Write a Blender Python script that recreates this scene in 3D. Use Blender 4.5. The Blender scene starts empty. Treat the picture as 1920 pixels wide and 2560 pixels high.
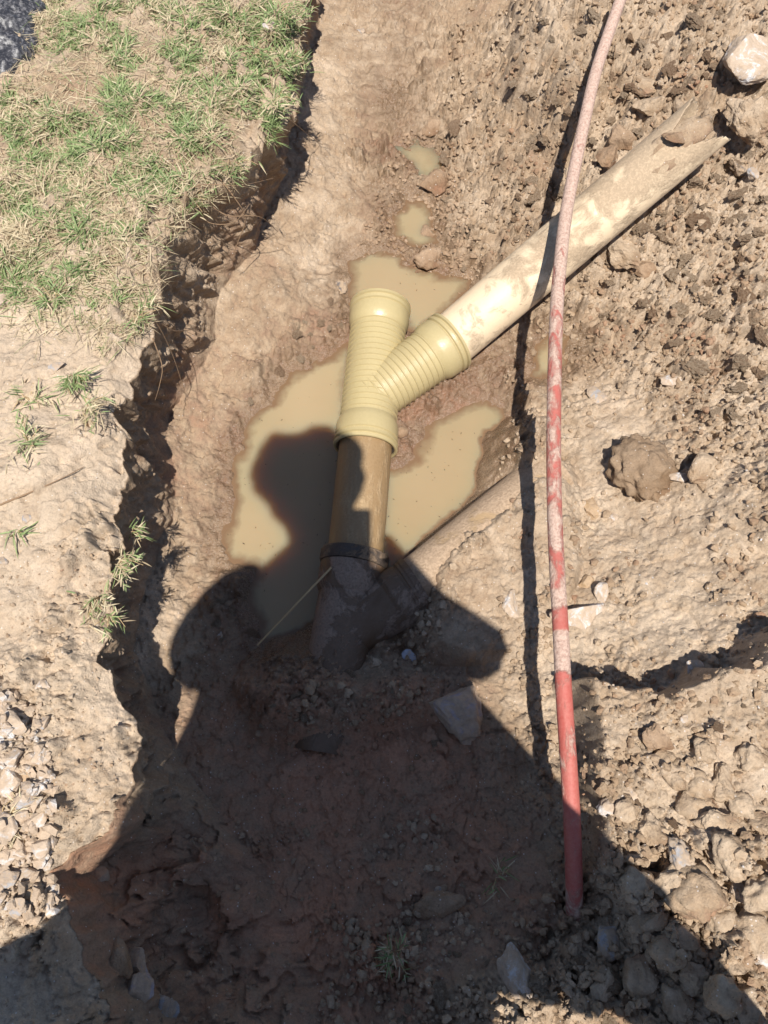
import bpy, bmesh, math, random
import numpy as np
from mathutils import Vector, Matrix

random.seed(7)
rng = np.random.default_rng(7)
sc = bpy.context.scene

# ------------------------------------------------------------------ camera, sky, sun
PITCH = math.radians(68.0)
CAMZ = 1.08
cam_d = bpy.data.cameras.new('camera')
cam_d.sensor_fit = 'VERTICAL'
cam_d.sensor_height = 36.0
cam_d.lens = 27.0
cam_d.clip_start = 0.01
cam_d.clip_end = 500.0
cam = bpy.data.objects.new('camera', cam_d)
sc.collection.objects.link(cam)
cam.location = (0, 0, CAMZ)
cam.rotation_euler = (math.radians(90.0) - PITCH, 0, 0)
sc.camera = cam

CR = np.array([1.0, 0, 0])
CU = np.array([0, math.sin(PITCH), math.cos(PITCH)])
CF = np.array([0, math.cos(PITCH), -math.sin(PITCH)])
CP = np.array([0, 0, CAMZ])
FP = 1659.0


def ray(px, py):
    px = np.asarray(px, float); py = np.asarray(py, float)
    a = ((px - 829.5) / FP)[..., None]; b = (-(py - 1106.0) / FP)[..., None]
    return CR * a + CU * b + CF


def at(px, py, z):
    r = ray(px, py)
    t = (np.asarray(z, float) - CAMZ) / r[..., 2]
    return CP + r * t[..., None]


def at_depth(px, py, d):
    return CP + ray(px, py) * d


SUND = ray(792, 1120); SUND = SUND / np.linalg.norm(SUND)
S = -SUND
el = math.asin(S[2]); az = math.atan2(S[0], S[1])
w = bpy.data.worlds.new('World'); sc.world = w; w.use_nodes = True
nt = w.node_tree
for n in list(nt.nodes): nt.nodes.remove(n)
sky = nt.nodes.new('ShaderNodeTexSky'); sky.sky_type = 'NISHITA'; sky.sun_disc = False
sky.sun_elevation = el; sky.sun_rotation = az; sky.air_density = 1.0; sky.dust_density = 1.0; sky.altitude = 1200
bg = nt.nodes.new('ShaderNodeBackground'); bg.inputs[1].default_value = 0.086
wo = nt.nodes.new('ShaderNodeOutputWorld')
nt.links.new(sky.outputs[0], bg.inputs[0]); nt.links.new(bg.outputs[0], wo.inputs[0])
sl = bpy.data.lights.new('sun', 'SUN'); sl.energy = 5.0; sl.angle = math.radians(0.53); sl.color = (1.0, 0.955, 0.89)
so = bpy.data.objects.new('sun', sl); sc.collection.objects.link(so)
so.rotation_euler = Vector(SUND).to_track_quat('-Z', 'Y').to_euler(); so.location = (0, -3, 8)
sc.view_settings.view_transform = 'Standard'; sc.view_settings.look = 'None'
sc.view_settings.exposure = 0.52; sc.view_settings.gamma = 1.0; sc.view_settings.use_curve_mapping = False


# ------------------------------------------------------------------ noise
def _h(ix, iy, iz=0, seed=0):
    n = (ix.astype(np.int64) * 374761393 + iy.astype(np.int64) * 668265263 + np.asarray(iz).astype(np.int64) * 2147483647 + seed * 1274126177) & 0xFFFFFFFF
    n = ((n ^ (n >> 13)) * 1274126177) & 0xFFFFFFFF
    n = ((n ^ (n >> 16)) * 2246822519) & 0xFFFFFFFF
    n = n ^ (n >> 15)
    return (n & 0xFFFFFF) / float(0x1000000)


def noise2(x, y, seed=0):
    ix = np.floor(x); iy = np.floor(y); fx = x - ix; fy = y - iy
    ux = fx * fx * fx * (fx * (fx * 6 - 15) + 10); uy = fy * fy * fy * (fy * (fy * 6 - 15) + 10)
    out = 0
    for dx in (0, 1):
        for dy in (0, 1):
            a = _h(ix + dx, iy + dy, 0, seed) * 6.2831853
            g = np.cos(a) * (fx - dx) + np.sin(a) * (fy - dy)
            out = out + g * (ux if dx else 1 - ux) * (uy if dy else 1 - uy)
    return out * 1.5


def noise3(x, y, z, seed=0):
    ix = np.floor(x); iy = np.floor(y); iz = np.floor(z); fx = x - ix; fy = y - iy; fz = z - iz
    ux = fx * fx * (3 - 2 * fx); uy = fy * fy * (3 - 2 * fy); uz = fz * fz * (3 - 2 * fz)
    out = 0
    for dx in (0, 1):
        for dy in (0, 1):
            for dz in (0, 1):
                v = _h(ix + dx, iy + dy, iz + dz, seed) * 2 - 1
                out = out + v * (ux if dx else 1 - ux) * (uy if dy else 1 - uy) * (uz if dz else 1 - uz)
    return out


def fbm2(x, y, s, octv=4, seed=0, gain=0.5, ridge=False):
    o = 0; a = 1.0; f = 1.0 / s
    for k in range(octv):
        n = noise2(x * f, y * f, seed + k)
        if ridge: n = 1 - 2 * np.abs(n)
        o = o + a * n; a *= gain; f *= 2.03
    return o


def fbm3(x, y, z, s, octv=3, seed=0, gain=0.5):
    o = 0; a = 1.0; f = 1.0 / s
    for k in range(octv):
        o = o + a * noise3(x * f, y * f, z * f, seed + k); a *= gain; f *= 2.03
    return o


def cells(x, y, s, seed=0, dens=0.7, rmin=0.25, rmax=0.62, flat=0.7):
    """lumps: rounded angular crumbs, height returned in units of s"""
    wx = x + 0.30 * s * noise2(x / s * 1.9, y / s * 1.9, seed + 50) + 0.12 * s * noise2(x / s * 5, y / s * 5, seed + 53)
    wy = y + 0.30 * s * noise2(x / s * 1.9 + 9, y / s * 1.9 + 5, seed + 51) + 0.12 * s * noise2(x / s * 5 + 3, y / s * 5, seed + 54)
    u = wx / s; v = wy / s; iu = np.floor(u); iv = np.floor(v); best = np.zeros_like(u)
    for dx in (-1, 0, 1):
        for dy in (-1, 0, 1):
            cx = iu + dx; cy = iv + dy
            px = cx + 0.1 + 0.8 * _h(cx, cy, 1, seed); py = cy + 0.1 + 0.8 * _h(cx, cy, 2, seed)
            r = rmin + (rmax - rmin) * _h(cx, cy, 3, seed) ** 1.5
            on = _h(cx, cy, 4, seed) < dens
            th = _h(cx, cy, 5, seed) * 3.1416; el_ = 0.65 + 0.35 * _h(cx, cy, 6, seed)
            ax = (u - px) * np.cos(th) + (v - py) * np.sin(th); ay = -(u - px) * np.sin(th) + (v - py) * np.cos(th)
            d2 = (ax * ax + ay * ay / (el_ * el_)) / (r * r)
            tilt = 1 + 0.35 * (ax * (_h(cx, cy, 7, seed) - .5) * 2 + ay * (_h(cx, cy, 8, seed) - .5) * 2) / r
            hgt = np.where(on & (d2 < 1), r * flat * (np.clip(1 - d2 ** 1.6, 0, 1) ** 0.5) * tilt, 0)
            best = np.maximum(best, hgt)
    return best * s


def sstep(a, b, x):
    t = np.clip((x - a) / (b - a), 0, 1)
    return t * t * (3 - 2 * t)


def poly_sd(x, y, P):
    """signed distance to closed polygon, negative inside"""
    P = np.asarray(P)[:, :2]; n = len(P)
    d = np.full(x.shape, 1e9); ins = np.zeros(x.shape, bool)
    for i in range(n):
        ax, ay = P[i]; bx, by = P[(i + 1) % n]
        ex, ey = bx - ax, by - ay; wx = x - ax; wy = y - ay
        t = np.clip((wx * ex + wy * ey) / (ex * ex + ey * ey + 1e-12), 0, 1)
        dd = (wx - ex * t) ** 2 + (wy - ey * t) ** 2
        d = np.minimum(d, dd)
        c = ((ay > y) != (by > y)) & (x < (bx - ax) * (y - ay) / (by - ay + 1e-12) + ax)
        ins ^= c
    d = np.sqrt(d)
    return np.where(ins, -d, d)


def cracks(x, y, s, seed=0, wd=.06):
    wx = x + .35 * s * noise2(x / s * 2.1, y / s * 2.1, seed + 50); wy = y + .35 * s * noise2(x / s * 2.1 + 9, y / s * 2.1 + 5, seed + 51)
    u = wx / s; v = wy / s; iu = np.floor(u); iv = np.floor(v); f1 = np.full(u.shape, 9.0); f2 = f1.copy()
    for dx in (-1, 0, 1):
        for dy in (-1, 0, 1):
            cx = iu + dx; cy = iv + dy
            d = np.hypot(u - cx - _h(cx, cy, 1, seed), v - cy - _h(cx, cy, 2, seed))
            f2 = np.minimum(f2, np.maximum(f1, d)); f1 = np.minimum(f1, d)
    return 1 - sstep(0, wd, f2 - f1)


class RBF:
    def __init__(self, pts, vals, c=0.05):
        self.p = np.array(pts); self.c = c
        d = np.sqrt(((self.p[:, None] - self.p[None]) ** 2).sum(-1) + c * c)
        n = len(pts); A = np.zeros((n + 1, n + 1)); A[:n, :n] = d - 0.0; A[:n, n] = 1; A[n, :n] = 1
        A[:n, :n] -= np.eye(n) * 0.01
        v = np.zeros((n + 1, np.array(vals).shape[1])); v[:n] = vals
        self.w = np.linalg.solve(A, v)
        gx = np.linspace(-1.5, 1.6, 180); gy = np.linspace(-0.7, 2.6, 190)
        X, Y = np.meshgrid(gx, gy)
        D = np.sqrt((X[..., None] - self.p[:, 0]) ** 2 + (Y[..., None] - self.p[:, 1]) ** 2 + c * c)
        self.g = D @ self.w[:n] + self.w[n]; self.gx = gx; self.gy = gy

    def __call__(self, x, y):
        u = np.clip((x - self.gx[0]) / (self.gx[1] - self.gx[0]), 0, len(self.gx) - 1.001)
        v = np.clip((y - self.gy[0]) / (self.gy[1] - self.gy[0]), 0, len(self.gy) - 1.001)
        i = u.astype(int); j = v.astype(int); fu = (u - i)[..., None]; fv = (v - j)[..., None]
        g = self.g
        return (g[j, i] * (1 - fu) + g[j, i + 1] * fu) * (1 - fv) + (g[j + 1, i] * (1 - fu) + g[j + 1, i + 1] * fu) * fv


ZW = -0.335
# trench, right slope: px, py, z, crumb, wet, red
TP = [
 (700,0,-.27,.2,.1,.3),(850,0,-.285,.2,.6,.4),(1000,0,-.275,.4,.2,.4),(1090,0,-.25,.5,.1,.4),(720,150,-.28,.15,.1,.3),(850,200,-.31,.3,.95,.4),
 (960,180,-.30,.7,.2,.5),(1060,200,-.25,.9,.1,.5),(1180,100,-.20,.6,0,.3),(1300,60,-.15,.9,0,.4),(1450,60,-.08,1,0,.4),(1600,30,-.03,1,0,.4),(1640,250,-.02,1,0,.4),
 (1520,160,-.06,1,0,.4),(1400,250,-.10,1,0,.45),(1200,300,-.185,.7,0,.4),(1300,330,-.13,.9,0,.45),(1100,350,-.24,.9,.05,.5),(1000,340,-.29,.9,.2,.5),
 (880,300,-.325,.6,.8,.5),(800,330,-.315,.5,.6,.5),(740,300,-.29,.1,.1,.25),(1000,480,-.30,.9,.3,.6),(1120,450,-.24,.8,.1,.5),(1200,430,-.19,.8,.05,.5),(900,480,-.33,.7,.95,.5),
 (820,450,-.32,.5,.8,.5),(740,450,-.30,.2,.1,.3),(720,560,-.31,.3,.15,.3),(640,560,-.26,.05,.1,.35),(600,480,-.22,.05,.1,.35),(660,380,-.24,.05,.1,.3),(1080,560,-.28,.8,.4,.6),
 (1020,620,-.325,.5,.9,.5),(700,640,-.315,.35,.5,.5),(560,620,-.24,.05,.15,.4),(500,680,-.23,.05,.2,.4),(600,720,-.28,.3,.3,.55),(470,780,-.25,.08,.2,.4),(520,850,-.29,.1,.35,.5),(420,850,-.25,.1,.1,.4),
 (1320,560,-.125,1,0,.4),(1420,560,-.09,1,0,.4),(1500,450,-.06,1,0,.35),(1600,500,-.035,1,0,.3),(1640,700,-.04,1,0,.3),(1500,620,-.08,1,0,.4),(1400,700,-.13,.8,0,.35),(1280,680,-.19,.7,.1,.4),(1130,680,-.29,.4,.5,.5),
 (1240,780,-.25,.3,.3,.4),(1180,860,-.28,.2,.3,.4),(1060,820,-.325,.4,.9,.6),(960,870,-.328,.5,.9,.7),(1300,850,-.205,.2,0,.2),(1420,830,-.16,.4,0,.25),(1560,830,-.10,.8,0,.3),(1650,900,-.07,.8,0,.3),
 (1300,1000,-.20,.1,0,.2),(1420,980,-.18,.1,0,.2),(1500,950,-.15,.4,0,.25),(1580,960,-.13,.4,0,.25),(1150,980,-.27,.6,.15,.5),(1100,930,-.30,.7,.5,.5),
 (400,950,-.27,.05,.1,.35),(440,1050,-.29,.05,.2,.4),(410,1180,-.275,.05,.1,.35),(340,1300,-.25,.15,.05,.3),(320,1420,-.24,.2,0,.3),(350,1560,-.22,.3,0,.3),(430,1330,-.27,.2,.2,.5),
 (450,1450,-.265,.3,.1,.5),(560,1420,-.28,.5,.6,.5),(500,1290,-.315,.3,.7,.5),(640,1420,-.29,.6,.3,.5),(820,1400,-.275,.6,.3,.5),(950,1330,-.26,.4,.4,.6),
 (600,1530,-.265,.6,.1,.6),(760,1500,-.26,.7,.1,.6),(900,1480,-.26,.4,.2,.6),(1000,1420,-.25,.2,.1,.3),(1040,1560,-.235,.5,.05,.3),(1130,1500,-.235,.6,0,.2),
 (1080,1100,-.255,.15,.1,.2),(1150,1180,-.235,.2,0,.2),(1200,1080,-.225,.3,0,.2),(1250,1250,-.21,.25,0,.15),(1350,1250,-.19,.25,0,.15),(1450,1200,-.17,.2,0,.15),(1280,1400,-.20,.2,0,.15),(1400,1400,-.17,.15,0,.15),
 (1550,1250,-.14,.2,0,.15),(1180,1400,-.225,.3,0,.15),(1190,1560,-.215,.4,0,.2),(1210,1700,-.175,.3,0,.3),(500,1650,-.25,.2,0,.6),(700,1680,-.245,.3,0,.6),(900,1680,-.225,.3,0,.6),(1080,1700,-.20,.3,0,.6),
 (560,1800,-.225,.2,0,.7),(750,1850,-.215,.2,0,.7),(950,1850,-.195,.2,0,.7),(1120,1830,-.165,.2,0,.6),(1240,1900,-.125,.5,0,.5),(720,2000,-.18,.2,0,.8),(900,1980,-.165,.5,0,.7),(1080,2000,-.14,.5,0,.6),(1220,2040,-.115,.6,0,.6),
 (700,2200,-.15,.4,0,.8),(900,2200,-.125,.7,0,.7),(1100,2190,-.085,.7,0,.4),(1300,2190,-.075,.7,0,.4),(1340,2050,-.09,.9,0,.5),(1450,2100,-.06,1,0,.5),(1600,2200,-.03,1,0,.5),
 (1650,1300,-.11,.3,0,.15),
]
tp = np.array(TP, float)
hi_ = tp[:, 3] >= .8; tp[hi_, 5] *= .55
shd = (tp[:, 1] > 1440) & (tp[:, 1] < 2060) & (tp[:, 0] < 1150); tp[shd, 3] *= .45; tp[shd, 5] = np.minimum(tp[shd, 5] + .15, .95)  # shaded floor: the shadow's reddish tone is put into the soil colour
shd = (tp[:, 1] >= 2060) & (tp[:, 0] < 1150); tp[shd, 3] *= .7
TW = at(tp[:, 0], tp[:, 1], tp[:, 2])
rbfT = RBF(TW[:, :2], tp[:, 2:6])
BP = [
 (0,0,.0,.2,0,.2),(300,0,.02,.2,0,.2),(600,0,-.01,.4,0,.3),(100,180,.01,.4,0,.35),(300,200,.035,.3,0,.3),(520,200,.02,.5,0,.3),(600,180,-.02,.5,0,.3),(0,400,.0,.3,0,.2),(300,420,.03,.3,0,.25),(450,360,.0,.5,0,.3),
 (100,560,.01,.3,0,.1),(300,600,.01,.5,0,.2),(0,700,.0,.1,0,0),(200,720,.0,.2,0,.05),(280,700,-.015,.3,0,.1),(100,850,.0,.15,0,0),(220,860,-.01,.2,0,.05),(0,1000,.01,.1,0,0),(150,1000,.02,.03,0,0),(215,1000,.0,.03,0,0),
 (100,1120,.012,.05,0,0),(230,1100,-.01,.05,0,0),(0,1250,.005,.15,0,0),(150,1250,.0,.2,0,0),(210,1270,-.02,.3,0,0),(100,1400,.0,.3,0,0),(190,1400,-.01,.3,0,.05),(0,1550,.01,.5,0,0),(150,1550,-.01,.35,0,.05),(250,1500,-.03,.3,0,.1),
 (100,1750,.0,.5,0,0),(200,1650,-.01,.35,0,.05),(60,1850,.0,.5,0,0),(0,2000,.01,.1,0,0),(60,2150,.0,.2,0,.1),(150,2050,-.02,.4,0,.2),
]
bp = np.array(BP, float)
BW = at(bp[:, 0], bp[:, 1], bp[:, 2])
rbfB = RBF(BW[:, :2], bp[:, 2:6])

RIM = [(660,0),(652,120),(640,220),(575,300),(520,370),(430,420),(380,500),(345,610),(325,720),(275,800),(245,890),(248,1000),(262,1080),(232,1190),(236,1350),(214,1430),(262,1490),(300,1540),(292,1620),(278,1690),(232,1790),(150,1850),(118,1900),(130,2000),(160,2110),(200,2212)]
FOOT = [(700,0),(668,120),(650,240),(595,390),(540,500),(470,600),(455,700),(395,810),(360,870),(352,930),(380,1020),(368,1110),(325,1175),(298,1300),(288,1400),(330,1540),(400,1660),(440,1720),(500,1800),(560,1860),(600,1930),(630,2000),(660,2100),(680,2212)]
rw = at([p[0] for p in RIM], [p[1] for p in RIM], -0.01)
fw = []
for p in FOOT:
    z = -0.25
    for _ in range(4):
        q = at(p[0], p[1], z); z = float(rbfT(np.array([q[0]]), np.array([q[1]]))[0, 0])
    fw.append(q)
fw = np.array(fw)
def xcurve(W, y):
    o = np.argsort(W[:, 1]); return np.interp(y, W[o, 1], W[o, 0])

# rows
YN0, YN1 = -0.36, 2.15
ys = []
y = YN0
while y < YN1:
    ys.append(y); y += 0.0019 + 0.0007 * max(0, y)
ny0 = len(ys)
lo = [YN0 - 0.004 * (1.45 ** k) for k in range(1, 26)][::-1]
hi = [ys[-1] + 0.006 * (1.45 ** k) for k in range(1, 25)]
ys = np.array(lo + ys + hi); NR = len(ys)
yc = np.clip(ys, -0.38, 2.3)
xr = xcurve(rw, yc); xf = xcurve(fw, yc)
# smooth + ragged rim
k = np.ones(9) / 9
xr = np.convolve(np.pad(xr, 4, 'edge'), k, 'valid'); xf = np.convolve(np.pad(xf, 4, 'edge'), k, 'valid')
z0 = np.zeros(NR)
xr = xr + 0.018 * fbm2(ys, z0 + 3.3, 0.13, 3, 11) + 0.009 * fbm2(ys, z0 + 1.3, 0.035, 3, 12)
xf = xf + 0.010 * fbm2(ys, z0 + 7.3, 0.15, 3, 13)
hw = 0.56 * (yc * 0.375 + 1.42 * 0.927) + 0.10
NL, NWL, NRR, NO = 190, 110, 640, 22
outer = np.array([0.006 * (1.55 ** k) for k in range(1, NO + 1)])
X = np.zeros((NR, NO + NL + NWL + NRR + NO)); Sx = np.zeros_like(X)
cols = [-hw[:, None] - outer[::-1][None, :],
        -hw[:, None] + (xr + hw)[:, None] * np.linspace(0, 1, NL, endpoint=False)[None, :],
        ]
X[:, :NO] = cols[0]; X[:, NO:NO + NL] = cols[1]
s = np.linspace(0, 1, NWL)
a0 = NO + NL
X[:, a0:a0 + NWL] = xr[:, None] + (xf - xr)[:, None] * (s ** 1.15)[None, :]
r_ = np.linspace(0, 1, NRR + 1)[1:]
X[:, a0 + NWL:a0 + NWL + NRR] = xf[:, None] + (hw - xf)[:, None] * r_[None, :]
X[:, a0 + NWL + NRR:] = hw[:, None] + outer[None, :]
Y = np.repeat(ys[:, None], X.shape[1], 1)

vT = rbfT(X, Y); vB = rbfB(X, Y)
far = sstep(2.2, 5.0, np.hypot(X, Y - 0.8))
zT = vT[..., 0]; crumb = np.clip(vT[..., 1], 0, 1); wet = np.clip(vT[..., 2], 0, 1); red = np.clip(vT[..., 3], 0, 1)

def wpoly(pts, z):
    return at([p[0] for p in pts], [p[1] for p in pts], z)

# domain warp for natural outlines
WX = X + 0.014 * fbm2(X, Y, 0.09, 4, 21); WY = Y + 0.014 * fbm2(X, Y, 0.09, 4, 22)
WX2 = X + 0.022 * fbm2(X, Y, 0.16, 5, 23); WY2 = Y + 0.022 * fbm2(X, Y, 0.16, 5, 24)

# pools
POOL1 = [(760,740),(690,775),(640,800),(590,850),(545,910),(505,1000),(492,1090),(482,1170),(482,1222),(560,1228),(540,1300),(570,1400),(680,1420),(800,1300),(885,1235),(1010,1110),(1075,1040),(1060,985),(1092,950),(1088,880),(1050,855),(985,885),(925,925),(900,975),(850,1000),(760,1000)]
POOL2 = [(760,555),(800,540),(870,548),(920,580),(1020,608),(1000,640),(950,690),(900,720),(860,700),(760,690),(748,620)]
POOL3 = [(862,322),(900,308),(935,318),(950,345),(935,392),(902,380),(890,350)]
POOL4 = [(840,460),(880,430),(930,440),(940,500),(950,520),(900,540),(850,520)]
POOL5 = [(1150,740),(1200,715),(1235,730),(1232,790),(1180,815),(1140,805)]
pd = np.full(X.shape, 9.0)
for P in (POOL1, POOL2, POOL4, POOL5):
    pd = np.minimum(pd, poly_sd(WX, WY, wpoly(P, ZW)))
base = zT
rise = ZW + np.where(pd > 0, 0.001 + pd * 0.40, pd * 0.45)
zT = np.where(pd > 0, np.minimum(np.maximum(base, ZW + 0.004 + 0.02 * sstep(0, .05, pd)), np.maximum(rise, ZW + 0.0005)) * 1.0, np.maximum(rise, ZW - 0.045))
pd3 = poly_sd(WX, WY, wpoly(POOL3, ZW + 0.016))
zT = np.where(pd3 < 0.015, ZW + 0.016 + pd3 * 0.6, zT)
# island of mud in pool under the fitting
wet = np.maximum(wet, 1 - sstep(0.0, 0.085, pd)); wet = np.maximum(wet, 1 - sstep(0.0, 0.03, pd3))

# buried old branch pipe flank is its own object; the clod block at the top
BLK = [(1118,0),(1112,90),(1125,150),(1165,170),(1180,230),(1235,250),(1280,180),(1300,60),(1310,-60),(1120,-60)]
sd = poly_sd(WX2, WY2, wpoly(BLK, -.12))
zT = zT + 0.085 * sstep(0.02, -0.03, sd) * (1 + 0.4 * fbm2(X, Y, .08, 3, 31))
# soil heaped over the old buried branch pipe and the end of the old fitting
CV = [(1140,1040),(1062,1118),(985,1190),(945,1232),(938,1275),(925,1330),(930,1400),(1010,1420),(1180,1420),(1260,1200),(1220,1000)]
sdc = poly_sd(WX * .35 + X * .65, WY * .35 + Y * .65, wpoly(CV, -.232))
zT = np.maximum(zT, -.2195 + .007 * fbm2(X, Y, .06, 3, 35) - np.clip(sdc + .012, 0, 1) * 1.3)
CV2 = [(560,1500),(640,1462),(690,1450),(800,1450),(860,1430),(960,1450),(980,1560),(560,1560)]
sdc = poly_sd(WX2, WY2, wpoly(CV2, -.23))
zT = np.maximum(zT, -.222 - np.clip(sdc + .02, 0, 1) * .9)
CV3 = [(1112,915),(1150,890),(1180,1000),(1140,1030),(1118,990)]
sdc = poly_sd(WX2, WY2, wpoly(CV3, -.23))
zT = np.maximum(zT, -.218 - np.clip(sdc + .015, 0, 1) * 1.5)
# right lower bank
R1 = [(1245,1455),(1330,1478),(1420,1500),(1478,1470),(1505,1435),(1570,1445),(1620,1400),(1660,1375),(1900,1350),(2100,2400),(1340,2400),(1330,2120),(1330,1980),(1262,1880),(1268,1760),(1262,1640),(1262,1540)]
sd1 = poly_sd(WX2 * .6 + WX * .4, WY2 * .6 + WY * .4, wpoly(R1, -.10))
zr1 = -0.055 + 0.030 * sstep(1300, 1700, 829.5 + X / 1.0 * 1500) + 0.010 * fbm2(X, Y, .2, 3, 33)
m1 = sstep(0.010, -0.016, sd1)
zT = zT * (1 - m1) + np.maximum(zr1, zT) * m1
crumb = crumb * (1 - m1) + m1 * (0.35 + 0.6 * sstep(1640, 1800, 1106 + 0 * X + (1.0 - (Y + .35) / .45) * 700 + 500 * 0 + 400))
red = red * (1 - m1) + m1 * 0.2
# right terrace
R2 = [(1700,930),(1640,980),(1600,1015),(1560,1075),(1530,1120),(1500,1145),(1520,1170),(1560,1180),(1620,1180),(1700,1160),(2000,1100),(2000,900)]
sd2 = poly_sd(WX2, WY2, wpoly(R2, -.10))
m2 = sstep(0.012, -0.015, sd2) * sstep(.0, .16, (829.5 + X * 1180) / 1659 - .86)
zT = zT + 0.045 * m2
# soft hard-pan patches
stroke = fbm2(X * 0.6 + Y * 0.4, Y * 1.0 - X * .6, 0.16, 4, 41)
zT = zT + 0.010 * stroke * (1 - far) * np.clip(pd * 12, 0, 1)

# crumbly soil detail
def detail(cr, X, Y, sd0=0):
    cmod = np.clip(cr * 1.15 + 0.35 * fbm2(X, Y, .11, 3, 60 + sd0), 0, 1)
    h = 0.0021 * fbm2(X, Y, 0.016, 4, 61 + sd0, .68) * (0.6 + cmod)
    h = h - .0028 * cracks(X, Y, .085, 170 + sd0, .05) * sstep(-.05, .3, fbm2(X, Y, .16, 3, 171 + sd0)) * (1 - cmod * .6) - .0022 * cracks(X, Y, .03, 173 + sd0, .10) * sstep(.0, .35, fbm2(X, Y, .12, 3, 174 + sd0))
    big = cells(X, Y, 0.060, 62 + sd0, .55, .22, .58, .62)
    mid = cells(X, Y, 0.028, 63 + sd0, .75, .22, .6, .75)
    sm = cells(X, Y, 0.014, 64 + sd0, .8, .2, .6, .8)
    ti = cells(X, Y, 0.0075, 66 + sd0, .7, .2, .6, .7)
    mid2 = cells(X + 3, Y + 7, 0.040, 162 + sd0, .6, .22, .6, .8)
    sm2 = cells(X + 5, Y + 1, 0.019, 164 + sd0, .8, .2, .6, .9)
    h = h + 1.55 * np.maximum(big * sstep(.45, .8, cmod), mid2 * sstep(.35, .7, cmod)) + mid * sstep(.3, .6, cmod) * 0.95 + np.maximum(sm, sm2 * .9) * sstep(.18, .5, cmod) * 1.15 + ti * (0.12 + sstep(.12, .35, cmod) * .95)
    pit = cells(X + 1.7, Y + 2.3, .055, 180 + sd0, .38, .16, .42, 1.5) * sstep(.5, .8, cmod) + cells(X + 4.7, Y + 6.3, .026, 182 + sd0, .4, .2, .5, 1.5) * sstep(.4, .7, cmod)
    h = h - pit * .9
    rg = fbm2(X + .01 * fbm2(X, Y, .05, 2, 68), Y, 0.05, 4, 65 + sd0, .55)
    h = h + 0.008 * rg * cmod + 0.004 * rg * (1 - cmod)
    # cracks and flake edges on smooth mud
    tr = fbm2(X, Y, .035, 3, 67 + sd0, .55)
    h = h + 0.0035 * (sstep(-.02, .03, tr) - .5) * (1 - cmod * .7)
    tr2 = fbm2(X, Y, .10, 5, 69 + sd0, .5)
    h = h + 0.007 * (sstep(-.015, .015, tr2) - .5) * sstep(-.2, .2, fbm2(X, Y, .3, 2, 72 + sd0))
    return h, cmod
near = (1 - sstep(1.4, 2.6, np.hypot(X, Y - .8))) * sstep(YN0 - .10, YN0 - .01, Y) * (1 - sstep(YN1 + .01, YN1 + .15, Y)) * (1 - sstep(.01, .12, np.abs(X) - hw[:, None]))
hT = np.zeros_like(X); cm = crumb.copy()
hT[:, a0:], cm[:, a0:] = detail(crumb[:, a0:], X[:, a0:], Y[:, a0:])
calm = np.clip((np.minimum(pd, pd3) + .002) * 30, 0.05, 1)
zT = zT + hT * near * calm
# wet clots round the pools
clot = cells(X, Y, 0.022, 81, .6, .2, .6, .6) * sstep(-.002, .01, pd3) * sstep(0.10, 0.005, pd) * sstep(-.03, -.004, pd) * sstep(-.1, .25, fbm2(X, Y, .09, 3, 82))
zT = zT + clot * 0.8

zB = vB[..., 0]; crB = np.clip(vB[..., 1], 0, 1); redB = np.clip(vB[..., 3], 0, 1)
rimd = np.clip(xr[:, None] - X, 0, 9)
crB = np.clip(crB + .55 * sstep(.13, .02, rimd) * sstep(-.25, .25, fbm2(X, Y, .09, 3, 93)), 0, 1)
hB = np.zeros_like(X); cmB = crB.copy()
hB[:, :a0], cmB[:, :a0] = detail(crB[:, :a0], X[:, :a0], Y[:, :a0], 40)
zB = zB + hB * near * 0.9 + 0.012 * fbm2(X, Y, .14, 3, 91) * near
drop = np.clip((xr[:, None] - X) / 0.05, 0, 1)
zB = zB - 0.022 * (1 - drop) ** 2
side = np.zeros_like(X)          # 0 bank, 1 trench
side[:, a0 + NWL:] = 1
side[:, a0:a0 + NWL] = s[None, :]
Z = np.where(side <= 0, zB, zT)
# wall: blend profile
zr_row = zB[:, a0 - 1][:, None]; zf_row = zT[:, a0 + NWL][:, None]
wide = np.clip((xf - xr - 0.03) / 0.12, 0, 1)[:, None]
prof_st = s[None, :] ** 0.8
prof_wd = 0.45 * sstep(0, .25, s)[None, :] + 0.55 * s[None, :]
prof = prof_st * (1 - wide) + prof_wd * wide
def rsm(a, n=31):
    k_ = np.hanning(n); k_ /= k_.sum(); return np.convolve(np.pad(a[:, 0], n // 2, 'edge'), k_, 'valid')[:, None]
zrs = rsm(zr_row); zfs = rsm(zf_row)
WZ = zrs + (zfs - zrs) * prof + (zr_row - zrs) * np.exp(-s[None] * 14) + (zf_row - zfs) * np.exp(-(1 - s[None]) * 14)
mid_ = np.sin(np.pi * s)[None, :] ** 0.8
yw = Y[:, a0:a0 + NWL]; xw = X[:, a0:a0 + NWL]
n1 = fbm3(yw, WZ * 1.0, xw, 0.07, 4, 101, .55); n2 = fbm3(yw, WZ, xw, 0.018, 3, 104, .6)
strata = fbm3(yw * 2.2 + WZ * 1.1, WZ * .35, xw * 0, 0.05, 3, 109, .55)
X[:, a0:a0 + NWL] += mid_ * (0.022 * n1 + 0.007 * n2 + 0.015 * strata - 0.020 * (1 - wide))
WZ = WZ + mid_ * (0.012 * fbm3(xw, yw, WZ, 0.05, 4, 107) * (0.4 + wide) + .035 * wide * fbm3(xw * 1.2, yw, WZ * 0, 0.16, 3, 117) + .010 * wide * (sstep(-.02, .02, fbm2(xw, yw, .09, 4, 120)) - .5) * 2 + wide * (hT[:, a0:a0 + NWL]) * .9)
Z[:, a0:a0 + NWL] = WZ
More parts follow.
